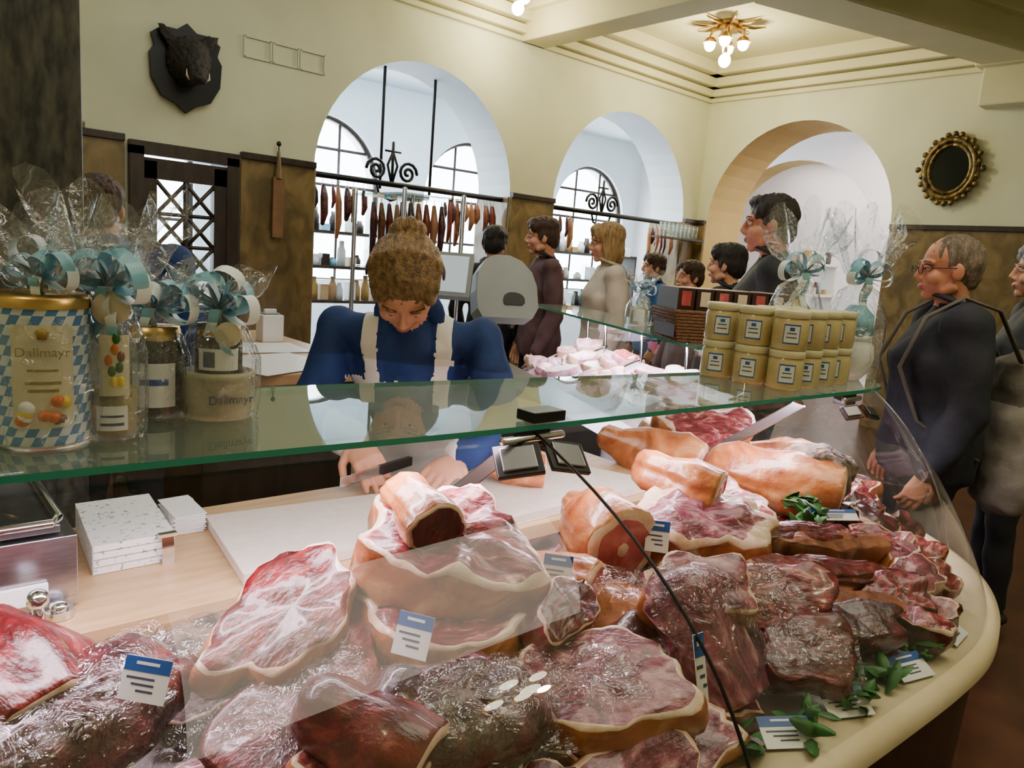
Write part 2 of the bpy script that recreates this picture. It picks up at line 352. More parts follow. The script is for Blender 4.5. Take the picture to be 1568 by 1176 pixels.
def lamp(loc,sc,pw=55):
    b=B();x,y,z=loc
    M=Matrix.Translation(loc)@Matrix.Scale(sc,4)
    b.cyl((0,0,-.015),.14,.03,BRASS,M,8);b.cyl((0,0,-.04),.09,.03,BRASS,M,8)
    for i in range(8):
        a=2*pi*i/8;c,s_=math.cos(a),math.sin(a)
        b.tube([(.1*c,.1*s_,-.02),(.25*c,.25*s_,-.035),(.36*c,.36*s_,-.02)],[.02,.014,.007],BRASS,8,M=M)
    for i in range(4):
        a=2*pi*i/4+.5;c,s_=math.cos(a),math.sin(a)
        b.tube([(.06*c,.06*s_,-.04),(.15*c,.15*s_,-.07),(.16*c,.16*s_,-.15)],.02,BRASS,8,M=M)
        b.lathe([(.025,-.13),(.05,-.145),(.07,-.18),(.072,-.185)],BRASS,14,M@Matrix.Translation((.16*c,.16*s_,0)))
        b.ell((.16*c,.16*s_,-.205),(.054,.054,.058),GLOBE,M)
    b.tube([(0,0,-.04),(0,0,-.28)],.018,BRASS,8,M=M);b.ell((0,0,-.35),(.06,.06,.065),GLOBE,M)
    b.done('ceiling_lamp')
    l=bpy.data.lights.new('lamp_light','POINT');l.energy=pw;l.color=(1,.86,.56);l.shadow_soft_size=.04;o=bpy.data.objects.new('lamp_light',l);COL.objects.link(o);o.location=(x,y,z-.49)
lamp((6.6,4.68,3.9),1.0,80);lamp((4.42,5.3,3.9),.9,28);lamp((2.6,-.9,3.9),1,30);lamp((-.9,.9,3.9),1,20)
# ---------------------------------------------------------------- rails, sausages, goods
def rail(x0,x1,z0,nm,cx):
    b=B();y=5.9;b.tube([(x0,y,z0),(x1,y,z0)],.026,BLACK,8)
    for s in (-1,1):
        sp=[(cx+s*(.16+(.10*(1-k/26))*math.cos(k*.5)),y,z0+.11+(.10*(1-k/26))*math.sin(k*.5)) for k in range(24)]
        b.tube(sp,.015,BLACK,6)
        b.tube([(cx,y,z0),(cx+s*.05,y,z0+.16),(cx,y,z0+.28)],.012,BLACK,6)
    b.tube([(cx,y,z0),(cx,y,z0+.36)],.014,BLACK,6);b.tube([(cx-.12,y,z0-.1),(cx,y,z0-.14),(cx+.12,y,z0-.1),(cx+.16,y,z0)],.012,BLACK,6);b.tube([(cx-.16,y,z0),(cx-.12,y,z0-.1)],.012,BLACK,6)
    b.tube([(cx-.08,y,z0+.28),(cx+.08,y,z0+.28)],.01,BLACK,6)
    b.done(nm)
rail(2.85,4.89,2.03,'wrought_iron_rail',3.62);rail(5.5,7.7,2.03,'wrought_iron_rail',6.35)
b=B()
for x in (3.62,4.16): b.tube([(x,6.1,2.0),(x,6.1,3.5)],.014,BLACK,8)
b.done('hanging_rod')
SAUS=[M_DARK,M_DARK,M_BROWN,mat('sausage_red',(.12,.015,.01),(.2,.03,.015),rough=.35,scale=20,coat=.3),mat('sausage_tan',(.34,.15,.07),(.44,.2,.1),rough=.35,scale=20)]
def sausages(x0,x1,n,z,name,y=5.9):
    b=B()
    for i in range(n):
        x=x0+(x1-x0)*i/n+random.uniform(-.02,.02);L=random.uniform(.16,.44);r=random.uniform(.016,.036);m=random.choice(SAUS)
        yy=y+random.uniform(-.03,.03)
        b.tube([(x,y,z),(x,yy,z-.05)],.003,BLACK,4)
        b.tube([(x,yy,z-.05),(x+.01,yy,z-.05-L*.3),(x+.01,yy-.01,z-.05-L*.7),(x,yy,z-.05-L)],[r*.5,r,r,r*.5],m,8)
    b.done(name)
sausages(2.9,3.4,7,2.0,'hanging_sausages');sausages(4.2,4.85,13,2.0,'hanging_sausages');sausages(5.6,6.0,4,2.0,'hanging_sausages');sausages(7.2,7.65,8,2.0,'hanging_sausages')
def goods(name,x0,x1,y,zs,n,cols,face=0):
    b=B()
    for z in zs:
        b.box(((x0+x1)/2,y,z-.015),(x1-x0,.3,.03),DWOOD if not face else WHITE)
        for i in range(n):
            x=x0+(x1-x0)*(i+.5)/n+random.uniform(-.02,.02);h=random.uniform(.08,.27);r=min(.055,(x1-x0)/n*.45);m=random.choice(cols)
            if i%3==0: b.box((x,y,z+h*.4),(r*1.8,.1,h*.8),m)
            else: b.lathe([(0,z),(r,z),(r,z+h*.6),(r*.6,z+h*.8),(r*.55,z+h),(0,z+h)],m,10,Matrix.Translation((x,y,0)))
    for x in (x0,x1): b.box((x,y,max(zs)/2),(.03,.3,max(zs)+.02),DWOOD if not face else WHITE)
    b.done(name)
CC=[TAGW,RIBB,M_RED,LWOOD,JGL,mat('package_gold',(.45,.28,.08),rough=.4),WHITE,TAGW,DWOOD]
goods('goods_shelf',3.0,4.8,7.2,(.9,1.25,1.6),18,CC);goods('goods_shelf',5.8,8.4,7.2,(.9,1.25,1.6),22,CC)
goods('bottle_shelf',9.0,9.9,5.0,(.9,1.3,1.7),10,CC,1)
b=B()
for k in range(9):
    b.lathe([(0,0),(.035,0),(.04,.16),(.036,.16),(.03,.01)],JGL,12,Matrix.Translation((7.82-.08*k,5.68,1.86)))
b.box((7.5,5.68,1.845),(.85,.14,.02),DWOOD);b.done('glass_rack')
# ---------------------------------------------------------------- deli display case
case=empty('deli_display_case')
O=[(-.4,.44),(0,.44),(.4,.44),(.8,.43),(1.2,.41),(1.5,.40),(1.7,.41),(1.9,.46),(2.1,.56),(2.27,.72),(2.38,.9),(2.47,1.1),(2.56,1.3),(2.87,2.03),(3.2,2.85)]
Tp=[(-.4,1.05),(0,1.04),(.4,1.02),(.8,.99),(1.2,.98),(1.5,.97),(1.75,.96),(2.0,.95),(2.2,.945),(2.33,.97),(2.38,1.06),(2.40,1.2),(2.42,1.36),(2.69,2.11),(3.02,2.93)]
def lerpl(L,s):
    x=s*(len(L)-1);i=min(int(x),len(L)-2);f=x-i
    def cr(p0,p1,p2,p3,t):return .5*((2*p1)+(-p0+p2)*t+(2*p0-5*p1+4*p2-p3)*t*t+(-p0+3*p1-3*p2+p3)*t**3)
    g=lambda k:L[max(0,min(len(L)-1,k))]
    return tuple(cr(g(i-1)[c],g(i)[c],g(i+1)[c],g(i+2)[c],f) for c in (0,1))
def gp(s,v):
    o=lerpl(O,s);t=lerpl(Tp,s);mx=(o[0]*.8+t[0]*.2,o[1]*.8+t[1]*.2)
    a,bq,c=(1-v)**2,2*v*(1-v),v*v
    return (a*o[0]+bq*mx[0]+c*t[0],a*o[1]+bq*mx[1]+c*t[1],a*.79+bq*1.05+c*1.188)
b=B();b.grid(gp,90,14,GLF);b.done('front_glass',case)
b=B();sq=3.25/14
b.tube([gp(sq-.004+.008*k/14,k/14) for k in range(15)],.0028,BLACK,6)
sq2=8.6/14
b.tube([gp(sq2,k/14) for k in range(15)],.002,JGL,6)
b.tube([gp(k/90,1) for k in range(91)],.004,JGL,6);b.done('glass_seam',case)
ft=[lerpl(Tp,k/56) for k in range(0,49)]
ft=[(x,y-.02) for x,y in ft if y<1.21 and x<2.45]
back=[(2.38,1.27),(1.86,1.30),(.83,1.42),(.59,1.45),(-.4,1.53)]
poly=ft+back
def shelf(poly,z0,z1,nm):
    b=B();n=len(poly);vs=[(p[0],p[1],z0) for p in poly]+[(p[0],p[1],z1) for p in poly]
    b.add(vs,[tuple(range(n-1,-1,-1)),tuple(range(n,2*n))],GLS,None,False)
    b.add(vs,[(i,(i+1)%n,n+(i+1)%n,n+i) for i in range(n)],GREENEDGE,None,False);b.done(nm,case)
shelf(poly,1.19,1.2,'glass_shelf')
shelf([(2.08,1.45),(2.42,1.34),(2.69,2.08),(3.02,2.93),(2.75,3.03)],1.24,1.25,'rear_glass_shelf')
DECK=mat('case_deck_white',(.62,.56,.60),(.70,.66,.70),rough=.3,scale=8)
oc=[lerpl(O,k/70) for k in range(71)]
inner=[(2.66,3.03),(2.0,1.62),(1.62,1.56),(1.62,1.14),(-.4,1.14)]
b=B();b.prism(oc+inner,.76,.785,DECK);b.done('deck',case)
b=B()
def ofs(k,d):
    p=oc[k];q0=oc[max(0,k-1)];q1=oc[min(70,k+1)];t=V((q1[0]-q0[0],q1[1]-q0[1]));t.normalize();return (p[0]+t.y*d,p[1]-t.x*d)
b.grid(lambda u,v:(*ofs(round(u*70),[.02,.018,0,-.07,-.075][round(v*4)]),[.765,.797,.805,.805,.787][round(v*4)]),70,4,CREAM);b.done('ledge',case)
b=B();b.grid(lambda u,v:(*ofs(round(u*70),[-.06,-.06,-.03,-.01][round(v*3)]),[0,.1,.12,.765][round(v*3)]),70,3,DWOOD);b.done('base_panel',case)
b=B();b.prism([(-.4,1.12),(1.66,1.12),(1.66,1.55),(-.4,1.55)],.895,.925,LWOOD);b.box((.63,1.13,.84),(2.06,.01,.11),STEEL)
b.prism([(-.4,1.16),(1.6,1.16),(1.6,1.5),(-.4,1.5)],.0,.895,STEEL);b.done('work_surface',case,bevel=.004)
b=B();b.prism([(1.85,1.62),(2.04,1.62),(2.64,3.03),(2.4,3.03)],.0,.93,STEEL);b.done('rear_work_surface',case,bevel=.004)
i0,i1=V((2.10,1.62,.88)),V((2.70,2.98,.88));on=V((.919,-.393,0))
b=B();q=[i0,i1,i1+on*.40+V((0,0,.17)),i0+on*.34+V((0,0,.17))]
b.add(q+[V((p.x,p.y,.79)) for p in q],[(0,1,2,3),(0,3,7,4),(3,2,6,7),(2,1,5,6),(1,0,4,5)],DECK,None,False)
for t in (.0,.28,.56,.84,1.0):
    p=i0.lerp(i1,t);b.tube([p+V((0,0,.01)),p+on*.38+V((0,0,.19))],.007,CHROME,6);b.tube([p+on*.38+V((0,0,-.1)),p+on*.36+V((0,0,.36))],.008,CHROME,6)
b.done('rear_sloping_deck',case)
DST=mat('strut_steel',(.22,.22,.23),rough=.35,metal=1)
b=B()
def clamp(x,y,z=1.165,s=1):
    for sgn in (-1,1):
        M=Matrix.Translation((x+sgn*.040*s,y-.03-.01*sgn,z-.022))@Euler((math.radians(38),math.radians(sgn*10),math.radians(-22+sgn*10))).to_matrix().to_4x4()
        b.box((0,0,0),(.068*s,.055*s,.010),BLACK,M);b.box((0,0,.008),(.050*s,.040*s,.004),DST,M)
    b.box((x,y+.02,z+.008),(.07*s,.04,.03),BLACK);b.tube([(x-.06*s,y,z+.01),(x+.06*s,y,z+.01)],.008,CHROME,8)
clamp(.92,.97,s=1.25);clamp(2.1,.93,s=.8);clamp(-.2,1.03)
b.box((.95,.985,1.213),(.08,.05,.02),BLACK)
b.done('glass_clamp',case,bevel=.002)
b=B()
for x,y in ((.93,.99),(1.88,.96)):
    p=V((x,y,1.175));q=V((x-.12,y+.22,.93)) if x<1 else V((x-.1,y+.28,.93))
    d=q-p;Mx=Matrix.Translation((p+q)/2)@d.to_track_quat('Z','X').to_matrix().to_4x4();b.box((0,0,0),(.028,.012,d.length),DST,Mx)
b.done('strut',case,bevel=.002)
def boardo(pts,z0,z1,name,m):
    b=B();b.prism(pts,z0,z1,m);return b.done(name,bevel=.004)
boardo([(.46,1.15),(.82,1.17),(.88,1.41),(.50,1.45)],.926,.945,'cutting_board',BOARD)
boardo([(.93,1.135),(1.57,1.16),(1.47,1.40),(.96,1.44)],.926,.946,'cutting_board',BOARD)
for i in range(4):
    boardo([(.27,1.31),(.40,1.31),(.42,1.54),(.29,1.54)],.926+.013*i,.937+.013*i,'speckled_cutting_board',SPECK)
b=B()
for i in range(12): b.prism([(.43,1.42),(.49,1.42),(.50,1.54),(.44,1.54)],.926+.003*i,.9275+.003*i,TAGW,M=Matrix.Translation((.45,1.48,0))@Matrix.Rotation(.06*(i%3-1),4,'Z')@Matrix.Translation((-.45,-1.48,0)))
b.done('paper_stack')
b=B();b.box((.04,1.36,.985),(.38,.30,.11),STEEL);b.box((.04,1.36,1.05),(.34,.28,.012),DST);b.box((.04,1.205,.96),(.3,.008,.03),WHITE)
b.tube([(-.1,1.22,1.06),(.2,1.22,1.06),(.21,1.24,1.06),(.21,1.5,1.06),(-.1,1.5,1.06)],.008,CHROME,8)
for x in (-.1,.18): b.cyl((x,1.28,.933),.015,.02,BLACK)
b.done('weighing_scale',bevel=.012)
b=B();b.tube([(.17,1.16,.926),(.17,1.16,.96)],.008,CHROME,10);b.ell((.17,1.16,.972),(.015,.015,.015),CHROME);b.cyl((.2,1.19,.932),.02,.012,CHROME);b.ell((.2,1.19,.94),(.014,.014,.01),CHROME);b.done('faucet_knob')
b=B();b.grid(lambda u,v:(.375+.02*u,1.30-.004*math.sin(v*3),.975-.06*v),2,6,CHROME);b.box((.385,1.303,.978),(.03,.012,.006),CHROME);b.done('spatula')
# ---------------------------------------------------------------- meats
def nz(p,s): return noise.noise(V(p)+V((s*3.1,s*1.7,s*.9)))
def outl(a,seed,n=2.6,amp=.13):
    c,s=math.cos(a),math.sin(a);r=(abs(c)**n+abs(s)**n)**(-1/n)
    return r*(1+amp*noise.noise(V((c*1.3+seed*5.3,s*1.3,seed*2.1)))*2.6+.09*noise.noise(V((c*3.2,s*3.2,seed)))+.025*noise.noise(V((c*11,s*11,seed))))
def slab(b,M,L,W,T,seed,top,side,fat=None,amp=.16,tb=.14,rim=.90,k=1,seg=64):
    fat=fat or M_FAT
    R=[(-.5,0),(-.5,.7),(-.40,.92),(-.15,1.02),(.12,1.03),(.34,1.0),(.45,.975),(.495,.95),(.51,rim),(.52,rim*.88),(.53,rim*.74),(.54,rim*.58),(.545,rim*.42),(.55,rim*.22),(.55,0)]
    mm=[side]*6+[fat]*2+[top]*6
    if rim<.3: R=[(-.5,0),(-.5,.6),(-.36,.9),(-.05,1.03),(.25,.95),(.42,.78),(.52,.55),(.56,.3),(.57,0)];mm=[side]*5+[top]*4
    vs=[];rings=[]
    for z,sc in R:
        if sc==0: rings.append([len(vs)]);vs.append((0,0,z*T));continue
        ring=[]
        for i in range(seg):
            a=2*pi*i/seg;r=outl(a,seed,amp=amp)*sc*k
            if rim>.3 and abs(sc-rim)<1e-6: r*=min(1.05,1+.12*noise.noise(V((math.cos(a)*3,math.sin(a)*3,seed+9))))
            x,y=r*math.cos(a)*L/2,r*math.sin(a)*W/2;zz=z*T*k
            d=tb*T*(nz((x*14,y*14,z*2),seed)+.5*nz((x*34,y*34,z*3),seed)+.2*nz((x*80,y*80,0),seed))
            sd=.12*T*(nz((x*24,y*24,z*2),seed+3));ring.append(len(vs));vs.append((x+sd*math.cos(a),y+sd*math.sin(a),zz+d*(1 if z>0 else .2)))
        rings.append(ring)
    fs=[];ms=[]
    for q in range(len(rings)-1):
        a,c=rings[q],rings[q+1]
        for i in range(seg):
            j=(i+1)%seg
            if len(a)==1: fs.append((a[0],c[j],c[i]))
            elif len(c)==1: fs.append((a[i],a[j],c[0]))
            else: fs.append((a[i],a[j],c[j],c[i]))
            ms.append(mm[q])
    b.add(vs,fs,ms,M)
def hamf(b,M,L,R,sq,seed,skin,cut,r0=.45,fatw=.15,bone=True,both=False,k=1):
    prof=[(-.5,0),(-.49,r0*.6),(-.44,r0*.9),(-.3,r0*1.05+.06),(-.1,.82),(.02,.92),(.12,.98),(.22,1.02),(.3,1.03),(.44,.99),(.485,.965)]
    prof2=[(.505,.94*(1-fatw)),(.5,.6),(.5,.38),(.5,.16),(.51,.13),(.51,0)]
    A=prof+prof2;mm=[skin]*(len(prof)-1)+[M_FAT,cut,cut,cut,BONE if bone else cut,BONE if bone else cut]
    vs=[];rings=[];seg=44
    for x,sc in A:
        if sc==0: rings.append([len(vs)]);vs.append((x*L*k,0,0));continue
        ring=[]
        for i in range(seg):
            a=2*pi*i/seg;r=R*sc*k*outl(a,seed,2.1,.10)
            y,z=r*math.cos(a),r*math.sin(a)*sq
            dd=R*.18*(nz((x*L*12,y*10,z*10),seed)+.4*nz((x*L*35,y*35,z*35),seed))*(1 if x<.49 else .4)
            if x>=.5 and sc<.9: X=x*L*k+R*.06*nz((y*25,z*25,0),seed)
            else: X=x*L*k
            l=math.hypot(y,z) or 1
            ring.append(len(vs));vs.append((X,y+dd*y/l,z+dd*z/l))
        rings.append(ring)
    fs=[];ms=[]
    for q in range(len(rings)-1):
        a,c=rings[q],rings[q+1]
        for i in range(seg):
            j=(i+1)%seg
            if len(a)==1: fs.append((a[0],c[i],c[j]))
            elif len(c)==1: fs.append((a[j],a[i],c[0]))
            else: fs.append((a[j],a[i],c[i],c[j]))
            ms.append(mm[q])
    b.add(vs,fs,ms,M)
def wrapf(b,M,L,W,T,seed):
    def fn(u,v):
        x=(2*u-1);y=(2*v-1);e=(abs(x)**3+abs(y)**3)**(1/3);h=max(0,1-(e/.88)**4)**.5 if e<.88 else 0
        p=V((x*L*.52,y*W*.54,T*.62*h));n_=.006*noise.noise(p*34+V((seed,0,0)))+.005*abs(noise.noise(p*70))
        return (p.x+.006*noise.noise(p*20),p.y+.006*noise.noise(p*22+V((3,3,3))),p.z+n_+(.012*noise.noise(V((x*5,y*5,seed))) if e>=.88 else 0))
    b.grid(fn,30,26,WRAP,M)
def TM(x,y,z,rx=0,ry=0,rz=0): return Matrix.Translation((x,y,z))@Euler([math.radians(q) for q in (rx,ry,rz)]).to_matrix().to_4x4()
def put(kind,name,x,y,z,rx,ry,rz,*a,wrap=None,sd=None,**k):
    b=B();seed=random.uniform(1,90) if sd is None else sd
    if kind=='s': slab(b,I4,*a[:3],seed,*a[3:],**k)
    else: hamf(b,I4,*a[:3],seed,*a[3:],**k)
    if wrap: wrapf(b,I4,*wrap,seed)
    o=b.done(name);o.matrix_world=TM(x,y,z,rx,ry,rz);return o
b=B();random.seed(3)
def inside(x,y):
    if x<1.62: return .50<y<1.08 and x>-.2
    if x>2.5: return False
    return .52+max(0,(x-1.75))*.75<y<1.5
cnt=0
while cnt<130:
    x=random.uniform(-.15,2.45);y=random.uniform(.5,1.5)
    if not inside(x,y): continue
    cnt+=1
    M=TM(x,y,random.uniform(.815,.85),random.uniform(-5,30),random.uniform(-18,18),-41+random.uniform(-50,50))
    t=random.choice([M_RED,M_PALE,M_DARK,M_RED,M_LILA]);s_=random.choice([M_RED,M_SKIN,M_DARK,M_BROWN])
    slab(b,M,random.uniform(.13,.2),random.uniform(.08,.13),random.uniform(.04,.07),random.uniform(1,99),t,s_,seg=26)
    if random.random()<.12: wrapf(b,M,.18,.12,.06,cnt)
b.done('cured_meat_pile')
random.seed(11)
put('h','cured_ham_end',.13,1.04,.94,0,25,-70,.19,.085,.75,M_RED,M_PINK,fatw=.28)
put('s','wrapped_bresaola',.16,.94,.90,20,-8,10,.30,.16,.09,M_DARK,M_DARK,rim=.2,wrap=(.31,.18,.09))
put('s','wrapped_salami',.34,1.08,.87,10,0,5,.30,.10,.07,M_PEP,M_BROWN,rim=.2,wrap=(.32,.12,.07))
put('s','wrapped_bacon',.42,.85,.875,15,-10,30,.32,.16,.06,M_RED,M_DARK,fat=M_RED,rim=.90,wrap=(.33,.19,.06))
put('s','speck_ham',.455,.965,.945,18,-14,28,.26,.15,.065,M_RED,M_SKIN,rim=.92,amp=.14,tb=.18)
put('s','pork_belly',.64,.83,.855,22,0,-40,.28,.18,.06,M_PALE,M_SKIN,rim=.91,wrap=(.29,.20,.06))
put('s','smoked_ham',.70,.91,.905,10,0,-38,.33,.23,.10,M_PALE,M_SKIN,rim=.88)
put('s','smoked_ham',.715,.935,1.0,20,8,-38,.29,.21,.12,M_PALE,M_SKIN,rim=.89,tb=.2,amp=.14)
put('h','ham_knuckle',.67,.965,1.085,0,12,-95,.14,.055,.75,M_SKIN,M_RED,fatw=.10,r0=.8,bone=False)
put('h','coppa_ham',.44,.72,.91,0,15,-60,.18,.065,.85,M_RED,M_RED,fatw=.2,r0=.7)
put('s','wrapped_salami',.57,.69,.90,20,-5,-20,.25,.15,.09,M_DARK,M_DARK,rim=.2,wrap=(.26,.16,.08))
put('s','pork_belly',.77,.64,.89,18,-5,-35,.25,.17,.08,M_LILA,M_SKIN,rim=.91,wrap=(.25,.17,.075))
put('s','bacon_piece',.80,.755,.945,34,-10,20,.15,.075,.08,M_RED,M_RED,amp=.1,rim=.94,fat=M_FAT)
put('h','cooked_ham',1.11,.97,.975,0,8,-103,.21,.092,.95,M_SKIN,M_PINK,fatw=.24)
put('h','smoked_ham',.97,.83,.875,0,0,-70,.28,.08,.8,M_SKIN,M_PALE,wrap=(.28,.15,.14))
put('h','ham_hock',.93,.90,.93,0,0,-70,.18,.055,.9,M_SKIN,M_PINK)
put('s','smoked_ham',1.33,.87,.945,26,0,-42,.33,.18,.12,M_LILA,M_SKIN,fat=M_FAT,rim=.76,tb=.18,amp=.16)
put('h','ham_hock',1.36,.96,1.04,0,10,-70,.20,.055,.95,M_SKIN,M_PINK,r0=.8,fatw=.35)
put('h','peppered_ham',1.79,.97,.975,0,8,-60,.34,.09,.85,M_SKIN,M_PEP,bone=False,r0=.7)
put('s','peppered_ham',1.90,.90,1.0,15,10,-40,.19,.13,.12,M_PEP,M_PEP,rim=.2)
put('s','smoked_ham',1.55,.97,.92,22,5,-38,.27,.18,.1,M_PALE,M_SKIN,rim=.89)
put('h','smoked_ham',1.72,1.32,.96,0,10,-70,.32,.095,.85,M_SKIN,M_PINK,fatw=.2)
put('s','smoked_ham',1.93,1.27,1.0,25,0,-38,.31,.20,.10,M_PALE,M_SKIN,rim=.87)
put('h','smoked_ham',1.80,1.16,.92,0,0,-85,.3,.085,.85,M_SKIN,M_PALE)
put('h','smoked_ham',2.13,1.15,.94,0,0,-80,.25,.085,.85,M_SKIN,M_PINK)
put('h','ham_hock',1.98,1.08,.95,0,0,-85,.22,.06,.9,M_SKIN,M_PINK)
for i,(x,y,z,r) in enumerate(((1.50,.74,.94,-20),(1.58,.69,.92,-18),(1.44,.66,.905,-25),(1.36,.67,.885,-22),(1.52,.62,.885,-24),(1.42,.58,.87,-28))):
    put('s','bacon_strip',x,y,z,20,5,r,.33,.058,.06,M_BROWN if i%2 else M_RED,M_BROWN,amp=.04,rim=.94,fat=M_BROWN)
put('h','wrapped_ham',1.0,.63,.92,0,55,-85,.22,.075,.85,M_LILA,M_DARK,r0=.85,wrap=(.24,.16,.14))
put('s','smoked_ham',1.03,.66,.965,35,0,-42,.18,.13,.08,M_LILA,M_SKIN,rim=.9)
put('s','wrapped_ham',1.12,.71,.89,28,0,-40,.20,.14,.08,M_PALE,M_LILA,rim=.9,wrap=(.21,.15,.07))
put('s','wrapped_bacon',1.22,.62,.92,38,0,-40,.18,.14,.07,M_PALE,M_RED,rim=.93,fat=M_RED,wrap=(.19,.15,.07))
put('s','wrapped_bacon',1.18,.53,.87,35,0,-45,.17,.12,.05,M_RED,M_RED,rim=.93,fat=M_RED,wrap=(.18,.13,.06))
put('s','dried_beef',1.34,.53,.875,25,0,-30,.2,.09,.06,M_DARK,M_RED,rim=.92,fat=M_DARK)
put('s','dried_beef',.93,.70,.90,20,0,20,.15,.09,.06,M_DARK,M_DARK,rim=.2)
b=B()
for (x,y,z,s_) in ((1.83,.68,.88,.10),(1.9,.74,.90,.09),(1.75,.62,.87,.09),(1.68,.56,.87,.10),(1.62,.5,.85,.08),(1.97,.82,.90,.10),(1.56,.54,.87,.09),(2.05,.89,.90,.10),(1.72,.70,.89,.1),(1.5,.49,.85,.08),(2.14,.95,.90,.10),(1.8,.57,.85,.09),(1.92,.63,.85,.09),(2.05,.74,.85,.1)):
    slab(b,TM(x,y,z,random.uniform(0,40),random.uniform(-15,15),random.uniform(-90,10)),s_*1.4,s_*.9,.065,random.uniform(1,50),random.choice([M_PALE,M_LILA,M_DARK]),random.choice([M_DARK,M_SKIN,M_RED]),fat=random.choice([M_FAT,M_RED,M_SKIN]),seg=30,amp=.28,rim=.9,tb=.25)
b.done('cut_meat_pieces')
put('h','cut_ham',1.20,1.33,.985,0,0,-40,.16,.055,.8,M_SKIN,M_PINK,fatw=.2)
FM1=mat('fresh_meat_lilac',(.36,.14,.19),(.78,.62,.68),c3=(.60,.34,.42),rough=.35,scale=16,ramp=(.3,.7),coat=.4,dist=1)
b=B();random.seed(5)
for i in range(40):
    t=random.random();w=random.uniform(.02,.36);p=i0.lerp(i1,t)+on*w
    slab(b,TM(p.x,p.y,.895+w*.45,random.uniform(10,30),random.uniform(-20,20),random.uniform(-90,0)),random.uniform(.10,.17),.09,.045,i+.3,random.choice([FM1,FM1,M_PINK,TAGW]),random.choice([FM1,M_FAT]),seg=22)
b.done('fresh_meat_pile')
b=B();random.seed(9)
for (x,y,z) in ((1.70,.84,.95),(1.66,.79,.94),(1.62,.76,.94),(1.45,.80,.92),(1.0,.78,.89),(1.32,.47,.81),(1.22,.46,.81),(.93,.5,.81),(.6,.76,.87),(1.08,.47,.81),(1.75,.88,.94),(1.5,.47,.82)):
    for k in range(11):
        M=TM(x+random.uniform(-.035,.035),y+random.uniform(-.03,.03),z+random.uniform(0,.03),random.uniform(-50,50),random.uniform(-50,50),random.uniform(0,360))
        L=random.uniform(.02,.035);b.grid(lambda u,v:((u-.5)*L*2,(v-.5)*L*.8*math.sin(pi*min(.98,max(.05,u)))**.7,.008*math.cos((v-.5)*4)*math.sin(pi*u)),6,3,LEAF,M)
b.done('parsley_garnish')
def tag(x,y,z,rx,rz,w=.06,h=.05,nm='price_tag'):
    b=B();b.box((0,0,0),(w,.0012,h),TAGW);b.box((0,-.0009,h*.33),(w,.0006,h*.33),TAGB)
    b.box((-.0,-.0013,h*.36),(w*.5,.0004,h*.07),TAGW)
    for k in range(3): b.box((-w*.1+.004*k,-.0009,h*(.02-.14*k)),(w*(.6-.12*k),.0004,h*.05),INK)
    o=b.done(nm);o.matrix_world=TM(x,y,z,rx,0,rz);return o
tag(.575,.82,.955,-25,-60,.055,.06);tag(.235,.88,.97,-25,-50,.06,.05);tag(.88,.84,.975,-20,-50,.05,.055);tag(1.15,.84,.985,-20,-50,.045,.06)
tag(.90,.555,.93,-15,-5,.022,.10)
for x,y,rz in ((1.03,.475,-32),(1.19,.46,-25),(1.41,.445,-15),(1.64,.455,5)): tag(x,y,.822,-62,rz,.085,.05)
tag(1.72,.76,.955,-50,-30,.12,.03)
# ---------------------------------------------------------------- shelf goods
def pleat(k,a,seed): return lambda th,z:1+a*math.sin(k*th+seed)+a*.6*math.sin((k*2+1)*th+seed*2+z*30)
def cello(b,c,r,h,neck,top,fl,seed,m=CELLO):
    M=Matrix.Translation(c)
    P=[(r*.98,.002),(r*1.08,h*.25),(r*1.05,h*.6),(r*.7,h*.9),(neck,h)]
    b.lathe(P,m,48,M,pleat(9,.05,seed))
    n=P[-1][0]
    def f(u,v):
        rr=n+(fl-n)*v**.8*(1+.4*math.sin(7*2*pi*u+seed))
        return (rr*math.cos(2*pi*u),rr*math.sin(2*pi*u),h+(top-h)*v*(.78+.22*math.sin(5*2*pi*u+seed*3))+.01*math.sin(40*u+9*v))
    b.grid(f,56,8,m,M)
def bow(b,c,s,n=6,seed=0,tails=3):
    c=V(c);rnd=random.Random(seed);r=V((.75,-.66,0));f=V((-.66,-.75,0))
    for i in range(n):
        a=pi*(.02+.96*i/(n-1));d=(r*math.cos(a)+V((0,0,1))*math.sin(a)*.7+f*rnd.uniform(.1,.7)).normalized();e=d.cross(f).normalized();w=d.cross(e).normalized()
        L=s*rnd.uniform(.8,1.3)
        b.grid(lambda u,v:c+d*L*math.sin(pi*u)+e*L*.36*math.sin(2*pi*u)+w*(v-.5)*s*.42,18,1,RIBB if i%3 else RIBW)
    for i in range(tails):
        x=rnd.uniform(-1,1);L=s*rnd.uniform(1.2,2.2)
        b.grid(lambda u,v:c+f*.012+r*(x*s*.5*u+(v-.5)*s*.28)+V((0,0,-L*u))+f*s*.25*math.sin(u*6+i),14,1,RIBB if i%2 else RIBW)
    b.ell(c,(s*.16,)*3,RIBB)
DIA=mat('tin_blue',(.08,.22,.48),rough=.3);TINW=mat('tin_white',(.62,.68,.72),rough=.3);LABC=mat('label_cream',(.66,.60,.42),rough=.4);ORNG=mat('label_orange',(.62,.14,.01),rough=.4);LEM=mat('label_lemon',(.75,.52,.02),rough=.4);GOLD=mat('label_gold',(.30,.20,.04),rough=.4)
DKJ=mat('dark_preserve',(.025,.018,.010),rough=.2);STONE=mat('stoneware',(.34,.30,.18),(.42,.38,.25),rough=.4,scale=20)
SZ=1.2005
def face(x,y): return math.atan2(-y,-x)
